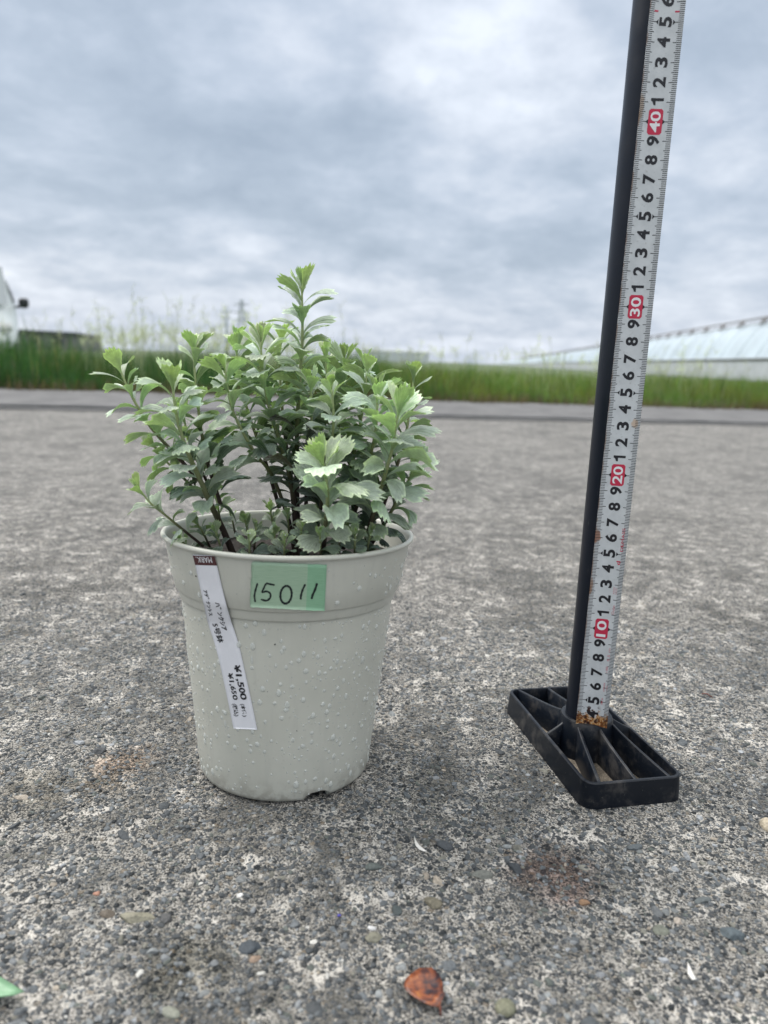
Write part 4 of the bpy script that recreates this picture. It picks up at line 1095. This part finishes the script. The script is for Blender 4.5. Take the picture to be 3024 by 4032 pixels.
for m_ in range(34, 486):
    cm = m_ / 10
    l = .235 if m_ % 10 == 0 else (.185 if m_ % 5 == 0 else .14)
    w = .034 if m_ % 5 else .04
    tick(cm, .0, l, w); tick(cm, 1 - l, 1.0, w)
    if m_ % 50 == 0:
        for s_ in (1, -1):
            a = .235 if s_ == 1 else .765
            mb.add([blade(cm, a - s_ * .02, .007), blade(cm - .13, a + s_ * .055, .007), blade(cm + .13, a + s_ * .055, .007)], [(0, 1, 2)])
mb.build('tick_marks', M_ink, bl, smooth=False)
def place_text(body, cm, uc, wlen, hu, bold, off):
    v, f_ = text_mesh(body, bold); x, y = fit_box(v, wlen, hu)
    return [blade(cm + a, uc - b_, off) for a, b_ in zip(x, y)], f_
mb = MB(); mr = MB(); mw = MB()
for k in range(4, 49):
    if k % 10:
        d = k % 10; w = .52 if d != 1 else .34
        if d == 1:      # flagged figure one, drawn as stem and flag
            q1 = [(.62, 0), (.98, 0), (.98, .55), (.98, 1), (.66, 1), (.50, .86), (.08, .76), (.08, .60), (.62, .62)]
            v = [blade(k + .02 + (a - .5) * .40, .5 - (b_ - .5) * .37, .008) for a, b_ in q1]; f_ = [(0, 1, 2, 8), (8, 2, 3, 4), (8, 4, 5), (7, 8, 5, 6)]
        else: v, f_ = place_text(str(d), k + .02, .5, w, .37, .034, .008)
        mb.add(v, f_)
    else:
        V = []; c_ = rrect(.66, .21, .12, 4)
        c_ = [(a, b_) for a, b_ in c_]
        # rounded box: along (cm) x across (u); corner radius differs because u is in blade widths
        pts = []
        for cx, cy, a0 in ((.56, .155, 0), (-.56, .155, 90), (-.56, -.155, 180), (.56, -.155, 270)):
            for q in range(5): a = R_(a0 + 90 * q / 4); pts.append((cx + .11 * math.cos(a), cy + .055 * math.sin(a)))
        ctr = blade(k, .5, .007); V = [blade(k + a, .5 + b_, .007) for a, b_ in pts]
        # grid fill so that the box follows the curved blade
        G_ = []; F_ = []
        us_ = np.linspace(-.21, .21, 9)
        for uu in us_:
            e = .67 if abs(uu) <= .155 else .56 + .11 * math.sqrt(max(0, 1 - ((abs(uu) - .155) / .055) ** 2))
            G_ += [blade(k - e, .5 + uu, .007), blade(k + e, .5 + uu, .007)]
        obj('red_number_box', G_, [(2 * i, 2 * i + 1, 2 * i + 3, 2 * i + 2) for i in range(8)], M_red, bl, smooth=False)
        v, f_ = place_text(str(k), k, .5, 1.08, .30, .018, .011); obj('white_number', v, f_, M_white, bl, smooth=False)
mb.build('printed_numbers', M_ink, bl, smooth=False);
mb = MB(); mf = MB()
for s_ in (.2, .8): 
    mb.add([blade(45.48, s_ - .06, .007), blade(45.56, s_ - .06, .007), blade(45.56, s_ + .06, .007), blade(45.48, s_ + .06, .007)], [(0, 1, 2, 3)])
v, f_ = place_text('DEMASS', 15.95, .86, 1.5, .085, .0, .009); mb.add(v, f_)
v, f_ = place_text('d', 14.45, .80, .26, .12, .02, .009); mb.add(v, f_)
for body, cm, uc, w, h in [('5.5 m', 8.3, .815, .9, .07), ('1級', 7.3, .80, .42, .075), ('convex', 6.05, .78, .62, .05), ('rule', 6.0, .86, .36, .04), ('第B', 5.05, .76, .5, .06), ('KSCN', 12.62, .76, .42, .05), ('12101', 12.6, .83, .42, .05), ('Oubo', 11.35, .80, .6, .085)]:
    v, f_ = place_text(body, cm, uc, w, h, .0, .009); obj('faint_red_lettering', v, f_, M_faint, bl, smooth=False)
mb.build('red_lettering', M_red, bl, smooth=False)

# ------------------------------------------------------------------ grass bank
def blades(n, b0, b1, hfun, wfun, colfun, a0=-420, a1=560, name='grass', lean=.35, **k):
    a = rng.uniform(a0, a1, n); b_ = b0 + (b1 - b0) * rng.uniform(0, 1, n) ** 1.3
    h = hfun(a, b_); az = rng.uniform(0, 6.28, n); ln = rng.uniform(.05, lean, n) * h
    w = wfun(n); b_ = b_ + 3.5 * np.sin(a * .071) + 2.5 * np.sin(a * .23 + 1) + 1.5 * np.sin(a * .61); root = KM[None] + a[:, None] * KD + b_[:, None] * KN; root[:, 2] = -.5
    d = np.stack([np.cos(az), np.sin(az), np.zeros(n)], 1); fa = az + rng.uniform(.8, 2.2, n); wd = np.stack([np.cos(fa), np.sin(fa), np.zeros(n)], 1)
    V = np.zeros((n, 7, 3)); ts = [0, .4, .75, 1.0]
    for i, t in enumerate(ts):
        c = root + d * (ln * t ** 2)[:, None]; c[:, 2] += h * (t - .12 * t * t)
        if i < 3:
            ww = (w * (1 - .25 * i))[:, None] * wd / 2; V[:, 2 * i] = c - ww; V[:, 2 * i + 1] = c + ww
        else: V[:, 6] = c
    F4 = np.array([(0, 1, 3), (0, 3, 2), (2, 3, 5), (2, 5, 4), (4, 5, 6)])
    Fc = (F4[None] + (np.arange(n) * 7)[:, None, None]).reshape(-1, 3)
    C = colfun(a, b_, n); CC = np.repeat(C[:, None, :], 7, 1)
    return obj(name, V.reshape(-1, 3), Fc, M_grass, cols=CC.reshape(-1, 3), kind='stuff', **k)
def hf(a, b_):
    base = 28.5 + 5.5 * np.clip((90 - a) / 160, 0, 1) + 5 * np.sin(a * .021 + 1) + 4 * np.sin(a * .063 + 2) - .008 * a
    base = np.where(a > 60, base - 3.5, base)
    edge = np.clip((b_ - GB) / 35, .0, 1); cl_ = .88 + .20 * np.sin(a * .19 + b_ * .13) * np.sin(a * .083 - b_ * .21 + 1.0) + .10 * np.sin(a * .41 + b_ * .3); cl_ = cl_ * np.where(rng.uniform(0, 1, len(a)) < .05, 1.3, 1); return base * cl_ * (.45 + .55 * edge) * rng.uniform(.5, 1.14, len(a))
def cf(a, b_, n):
    t = np.clip((a + 60) / 160, 0, 1)[:, None]
    L_ = np.array((.038, .105, .032)); Rr = np.array((.105, .185, .045))
    c = L_ * (1 - t) + Rr * t; c = c * rng.uniform(.5, 1.4, (n, 1)) * (1 + .35 * np.sin(a * .11 + b_ * .17) * np.sin(a * .037))[:, None]; c[:, 0] *= 1 + .5 * np.clip(np.sin(a * .057 + 2 + b_ * .05), 0, 1); dead = rng.uniform(0, 1, n) < .05; c[dead] = np.array((.30, .25, .15)) * .8
    return c
blades(52000, GB, GB + 150, hf, lambda n: rng.uniform(.25, .55, n), cf, label='thick green grass bank along the far edge of the paving', cat='grass')
blades(22000, GB + 110, GB + 520, lambda a, b_: (24 + 4 * np.sin(a * .03) + 3 * np.sin(a * .11 + b_ * .07)) * rng.uniform(.6, 1.1, len(a)), lambda n: rng.uniform(.4, .9, n), cf, a0=-560, a1=760, name='grass', label='back of the green grass bank, thinning out towards the field', cat='grass')
def cf2(a, b_, n): return np.array((.12, .088, .062)) * rng.uniform(.5, 1.3, (n, 1))
blades(6000, GB - 13, GB + 8, lambda a, b_: rng.uniform(3, 11, len(a)), lambda n: rng.uniform(.2, .5, n), cf2, name='dry_grass', lean=.9, label='dry brown grass at the foot of the bank', cat='dry grass')
# flowering stalks above the bank
mbv = []; mbf = []; mbc_ = []; base_n = 0
def thin(p0, p1, w, col):
    global base_n
    d = p1 - p0; s_ = np.cross(d, [0.2, 1, 0.1]); s_ = s_ / (np.linalg.norm(s_) + 1e-9) * w / 2; q = np.cross(d, s_); q = q / (np.linalg.norm(q) + 1e-9) * w / 2
    mbv.extend([p0 - s_, p0 + s_, p0 + q, p1 - s_, p1 + s_, p1 + q]); o = base_n; base_n += 6
    mbf.extend([(o, o + 1, o + 4), (o, o + 4, o + 3), (o + 1, o + 2, o + 5), (o + 1, o + 5, o + 4), (o + 2, o, o + 3), (o + 2, o + 3, o + 5)]); mbc_.extend([col] * 6)
for i in range(620):
    u = rng.uniform()
    a = rng.uniform(-175, -20) if u < .6 else rng.uniform(-240, 330)
    b_ = GB + rng.uniform(15, 170); r = KM + KD * a + KN * b_; r[2] = 0
    h = rng.uniform(30, 43) if rng.uniform() < .85 else rng.uniform(42, 62)
    if a > 0: h *= .86
    ln = np.array([rng.normal() * .12, rng.normal() * .12, 1]) * h; col = np.array((.50, .52, .42)) * rng.uniform(.75, 1.35)
    top = r + ln; thin(r, top, .16, tuple(col))
    for q in range(rng.integers(3, 7)):
        az = rng.uniform(0, 6.28); l = rng.uniform(3, 7); s0_ = r + ln * rng.uniform(.84, 1)
        thin(s0_, s0_ + np.array([math.cos(az) * l * .6, math.sin(az) * l * .6, l * rng.uniform(.3, .9)]), .26, tuple(col * 1.15))
obj('seed_stalks', np.array(mbv), np.array(mbf), M_grass, cols=mbc_, kind='stuff', label='thin pale seed stalks standing above the grass bank', cat='grass stalks')

# ------------------------------------------------------------------ greenhouse (right, beyond the bank)
M_film = simple('greenhouse film', (.42, .485, .53), .45, .4, 3, .10, .6)
M_wallf = simple('lower film', (.42, .44, .46), .5, .4, 3, .1, 1.2)
M_pipe = simple('galvanised pipe', (.16, .145, .135), .6, metal=.2)
vd = ray(1917, 1433); vd[2] = 0; vd /= np.linalg.norm(vd); side = np.array([vd[1], -vd[0], 0])
P0 = at(3024, 1248, 3440); P0 = P0
E0 = at(3024, 1413, 3060)
gh = empty('greenhouse', (P0[0], P0[1], 0), label='long low greenhouse of pale blue film beyond the grass on the right', cat='greenhouse')
RZ = P0[2]; EZ = E0[2]
off_e = (E0 - P0) @ side            # negative: towards the left
T0, T1 = -1500, 60000
def gpnt(t, s_, z): q = P0 + vd * t + side * s_; return np.array((q[0], q[1], z))
print('greenhouse', RZ, EZ, off_e)
we = abs(off_e)
for nm_, sgn in (('roof_panel', -1), ('roof_panel', 1)):
    V = []; Fc = []; nseg = 120
    for i in range(nseg + 1):
        t = T0 + (T1 - T0) * i / nseg
        for j in range(7):
            f_ = j / 6; V.append(gpnt(t, sgn * we * f_, RZ - 22 + (EZ - RZ + 22) * f_ + 25 * math.sin(math.pi * f_)))
    for i in range(nseg):
        for j in range(6): q = (i * 7 + j, i * 7 + j + 1, (i + 1) * 7 + j + 1, (i + 1) * 7 + j); Fc.append(q)
    obj(nm_, V, Fc, M_film, gh)
mb = MB()
for sgn in (-1, 1):
    a, b2 = gpnt(T0, sgn * we * 1.0, 0), gpnt(T1, sgn * we * 1.0, 0)
    mb.add([a, b2, b2 + [0, 0, EZ], a + [0, 0, EZ]], [(0, 1, 2, 3)])
mb.build('side_wall', M_wallf, gh, smooth=False)
mb = MB()
for t in (T0, T1):
    mb.add([gpnt(t, -we, 0), gpnt(t, we, 0), gpnt(t, we, EZ), gpnt(t, 0, RZ - 22), gpnt(t, -we, EZ)], [(0, 1, 2, 3, 4)])
mb.build('end_wall', M_wallf, gh, smooth=False)
mb = MB()
mb.tube([gpnt(T0, 0, RZ), gpnt(T1, 0, RZ)], 4, 6)
mb.tube([gpnt(T0, -28, RZ - 28), gpnt(T1, -28, RZ - 28)], 2.2, 6)
t = T0
while t < 26000:
    mb.tube([gpnt(t, 0, RZ), gpnt(t, -30, RZ - 34)], 5, 5); mb.tube([gpnt(t - 30, -14, RZ - 14), gpnt(t + 30, -14, RZ - 14)], 4, 5); t += 300
mb.build('ridge_truss', M_pipe, gh)
mb = MB(); mb.tube([gpnt(T0, -we - 4, EZ), gpnt(T1, -we - 4, EZ)], 4, 6); mb.build('gutter', M_pipe, gh)
M_hoop = simple('grey hoop', (.44, .50, .54), .5)
t = T0
while t < 14000:
    mb = MB(); mb.tube([gpnt(t, -we * f_ - 1, RZ - 20 + (EZ - RZ + 22) * f_ + 25 * math.sin(math.pi * f_)) for f_ in (0, .25, .5, .75, 1)], 1.2, 5); t += 250; mb.build('hoop', M_hoop, gh)

# ------------------------------------------------------------------ things on the left horizon
M_vwhite = simple('white car paint', (.68, .72, .72), .25, spec=.6); M_glass = simple('sky-lightened car glass', (.22, .25, .26), .12, spec=.9); M_blk = simple('black plastic trim', (.015, .017, .018), .5); M_tyre = simple('tyre rubber', (.02, .02, .02), .8); M_rim = simple('wheel steel', (.35, .35, .36), .4, metal=.7); M_lamp = simple('lamp glass', (.7, .7, .68), .1)  # car glass colour lightened to stand in for reflected sky
vx = at(72, 1290, 1400)
VC = np.array([vx[0] - 76, 1400.0]); 
van = empty('parked_van', (VC[0], VC[1], -3), label='white van parked beyond the grass at the left edge, dark mirror sticking out', cat='van')
VYAW = math.atan2(1440, 2896)
VC = np.array([vx[0], 1400.0]) - 74 * np.array([math.cos(VYAW), math.sin(VYAW)])
van.location = (VC[0] * .01, VC[1] * .01, -.03); van['_org'] = [VC[0], VC[1], -3.0]
def vrot(P_):
    P_ = np.asarray(P_, float); c_, s_ = math.cos(VYAW), math.sin(VYAW); q = P_.copy(); dx = P_[..., 0] - VC[0]; dy = P_[..., 1] - VC[1]
    q[..., 0] = VC[0] + dx * c_ - dy * s_; q[..., 1] = VC[1] + dx * s_ + dy * c_; return q
def vw(x, y, z): return tuple(vrot((VC[0] + x, VC[1] + y, z - 3)))
# cross section half widths by height; stations along the length
sec = [(22, .90), (40, .96), (62, .995), (80, 1.0), (96, .985), (110, .95), (130, .87), (150, .77), (165, .68), (176, .56), (183, .42), (187, .22)]
stn = [(-8, 42, .86), (0, 62, .93), (22, 96, .98), (60, 150, 1.0), (95, 187, 1.0), (200, 188, 1.0), (300, 187, 1.0), (330, 180, .98), (338, 120, .95)]
V = []; Fc = []; ns = 2 * len(sec)
for y, hmax, wf in stn:
    ring = []
    for z, f_ in sec: ring.append((74 * f_ * wf, min(z, 22 + (z - 22) * (hmax - 22) / 165)))
    full = [(-x, z) for x, z in ring] + [(x, z) for x, z in ring[::-1]]
    for x, z in full: V.append(vw(x, y, z))
for i in range(len(stn) - 1):
    for k in range(ns): k2 = (k + 1) % ns; Fc.append((i * ns + k, i * ns + k2, (i + 1) * ns + k2, (i + 1) * ns + k))
Fc.append(tuple(range(ns))); Fc.append(tuple((len(stn) - 1) * ns + k for k in range(ns))[::-1])
vb = obj('body', V, Fc, M_vwhite, van, sharp=85)
mb = MB(); mb.add([vw(-60, 19, 101), vw(60, 19, 101), vw(52, 85, 174), vw(-52, 85, 174)], [(0, 1, 2, 3)]); mb.build('windscreen', M_glass, van, smooth=False)
for sgn in (-1, 1):
    mb = MB(); mb.add([vw(sgn * 71.6, 70, 110), vw(sgn * 71.6, 150, 110), vw(sgn * 60, 150, 152), vw(sgn * 60, 88, 152)], [(0, 1, 2, 3)]); mb.build('side_window', M_glass, van, smooth=False)
    mb = MB(); mb.box(vw(sgn * 50, -4, 60), (28, 8, 16)); mb.build('headlight', M_lamp, van)
    mr_ = MB()
    mo = vw(sgn * 86, 62, 108)
    mv = I2[0] * np.array([10.5, 6, 11.5]); mv[:, 0] = np.clip(mv[:, 0], -9, 9); mv[:, 2] = np.clip(mv[:, 2], -9.5, 9)
    mi = obj('wing_mirror', mv + np.array(mo), I2[1], M_blk, van)
    mb = MB(); mb.tube([vw(sgn * 70, 66, 100), vw(sgn * 82, 63, 101)], 2.5, 6); mb.build('mirror_arm', M_blk, mi)
for sx in (-1, 1):
    for y in (50, 270):
        Vt, Ft = lathe([(.1, -9), (20, -9), (27, -7), (28, 0), (27, 7), (20, 9), (.1, 9)], 24)
        wv_ = np.stack([Vt[:, 2] + sx * 62, Vt[:, 0] + y, Vt[:, 1] + 28], 1); wv_ = vrot(wv_ + np.array([VC[0], VC[1], -3]))
        w_ = obj('wheel', wv_, Ft, M_tyre, van)
        Vt, Ft = lathe([(.1, 9.5), (16, 9.5), (19, 9.2)], 20); wv_ = np.stack([Vt[:, 2] * sx + sx * 62, Vt[:, 0] + y, Vt[:, 1] + 28], 1) + np.array([VC[0], VC[1], -3]); wv_ = vrot(wv_)
        obj('rim', wv_, Ft, M_rim, w_)
mb = MB(); mb.box(vw(0, -10, 34), (126, 8, 18)); mb.build('bumper', M_vwhite, van)

# low shed
s0_ = at(72, 1345, 5500); s1_ = at(335, 1345, 5500); zt_ = at(200, 1302, 5500)[2]
shed = empty('low_shed', ((s0_[0] + s1_[0]) / 2, 5500, -3), label='low grey shed with a dark roof on the left horizon behind the grass', cat='shed')
M_shed = simple('grey siding', (.20, .20, .21), .8, .3, 4, .2, .5); M_shroof = simple('dark roof', (.07, .075, .085), .7)
w_ = s1_[0] - s0_[0]; cx_ = (s0_[0] + s1_[0]) / 2
mb = MB(); mb.box((cx_, 5650, (zt_ - 22 - 3) / 2), (w_, 300, zt_ - 22 + 3)); mb.build('wall', M_shed, shed, smooth=False)
mb = MB(); V = []
for y in (5480, 5820):
    V += [(cx_ - w_ / 2 - 18, y, zt_ - 22), (cx_ - w_ * .44, y, zt_), (cx_ + w_ * .42, y, zt_ - 6), (cx_ + w_ / 2 + 14, y, zt_ - 26)]
mb.add(V, [(0, 1, 2, 3), (7, 6, 5, 4), (0, 4, 5, 1), (1, 5, 6, 2), (2, 6, 7, 3), (3, 7, 4, 0)]); mb.build('roof', M_shroof, shed, smooth=False)
for q in (-.25, .1):
    mb = MB(); mb.box((cx_ + q * w_, 5499, zt_ * .5), (70, 4, 60)); mb.build('shutter', M_shroof, shed, smooth=False)

# far pale building between the shrub and the greenhouse
f0, f1 = at(1430, 1400, 12000), at(1690, 1400, 12000); zt_ = at(1560, 1378, 12000)[2]
fb = empty('far_building', ((f0[0] + f1[0]) / 2, 12000, -3), label='long pale building far off, just right of the shrub', cat='building')
M_fb = simple('pale wall', (.62, .65, .66), .8); M_fbr = simple('olive roof', (.24, .27, .24), .8)
mb = MB(); mb.box(((f0[0] + f1[0]) / 2, 12400, zt_ * .38), (f1[0] - f0[0], 800, zt_ * .76)); mb.build('wall', M_fb, fb, smooth=False)
mb = MB(); cxf = (f0[0] + f1[0]) / 2; wf = (f1[0] - f0[0]) / 2 + 30
mb.add([(cxf - wf, 11980, zt_ * .84), (cxf + wf, 11980, zt_ * .84), (cxf + wf, 12400, zt_), (cxf - wf, 12400, zt_), (cxf - wf, 12820, zt_ * .84), (cxf + wf, 12820, zt_ * .84)], [(0, 1, 2, 3), (3, 2, 5, 4), (0, 3, 4), (1, 5, 2), (0, 4, 5, 1)])
mb.build('roof', M_fbr, fb, smooth=False)

# pylon and pole
M_pyl = simple('haze-paled grey', (.36, .40, .43), .6)  # distance haze is painted in as a pale blue-grey
pb = at(951, 1395, 30000); ptop = at(951, 1178, 30000)[2]
py_ = empty('power_pylon', (pb[0], 30000, 0), label='faint grey lattice pylon on the horizon behind the shrub', cat='pylon')
mb = MB(); Hh = ptop
def pw3(z): return 240 * (1 - z / Hh) ** 1.3 + 45
lv = [Hh * q for q in (0, .2, .37, .52, .64, .74, .83, .92, 1)]
for sx in (-1, 1):
    for sy in (-1, 1): mb.tube([(pb[0] + sx * pw3(z), 30000 + sy * pw3(z), z) for z in lv], 14, 4)
for i in range(len(lv) - 1):
    for sy in (-1, 1):
        a, b2 = pw3(lv[i]), pw3(lv[i + 1])
        mb.tube([(pb[0] - a, 30000 + sy * a, lv[i]), (pb[0] + b2, 30000 + sy * b2, lv[i + 1])], 8, 4); mb.tube([(pb[0] + a, 30000 + sy * a, lv[i]), (pb[0] - b2, 30000 + sy * b2, lv[i + 1])], 8, 4)
mb.build('lattice_tower', M_pyl, py_)
for z in (.62, .76, .9):
    mb = MB(); mb.tube([(pb[0] - 330, 30000, Hh * z), (pb[0], 30000, Hh * z + 60), (pb[0] + 330, 30000, Hh * z)], 14, 4); mb.tube([(pb[0] - 330, 30000, Hh * z), (pb[0] + 330, 30000, Hh * z)], 10, 4); mb.build('cross_arm', M_pyl, py_)
up = at(893, 1395, 9000); ut = at(893, 1205, 9000)[2]
ub = empty('utility_pole', (up[0], 9000, 0), label='thin concrete utility pole left of the distant pylon', cat='utility pole')
mb = MB(); mb.tube([(up[0], 9000, -3), (up[0], 9000, ut)], [20, 13], 10); mb.build('post', M_pyl, ub)
mb = MB(); mb.box((up[0], 9000, ut - 60), (150, 10, 10)); mb.box((up[0], 9000, ut - 140), (110, 10, 10)); mb.build('cross_arm', M_pyl, ub)

for o in list(bpy.data.objects):
    if '_org' in o: del o['_org']
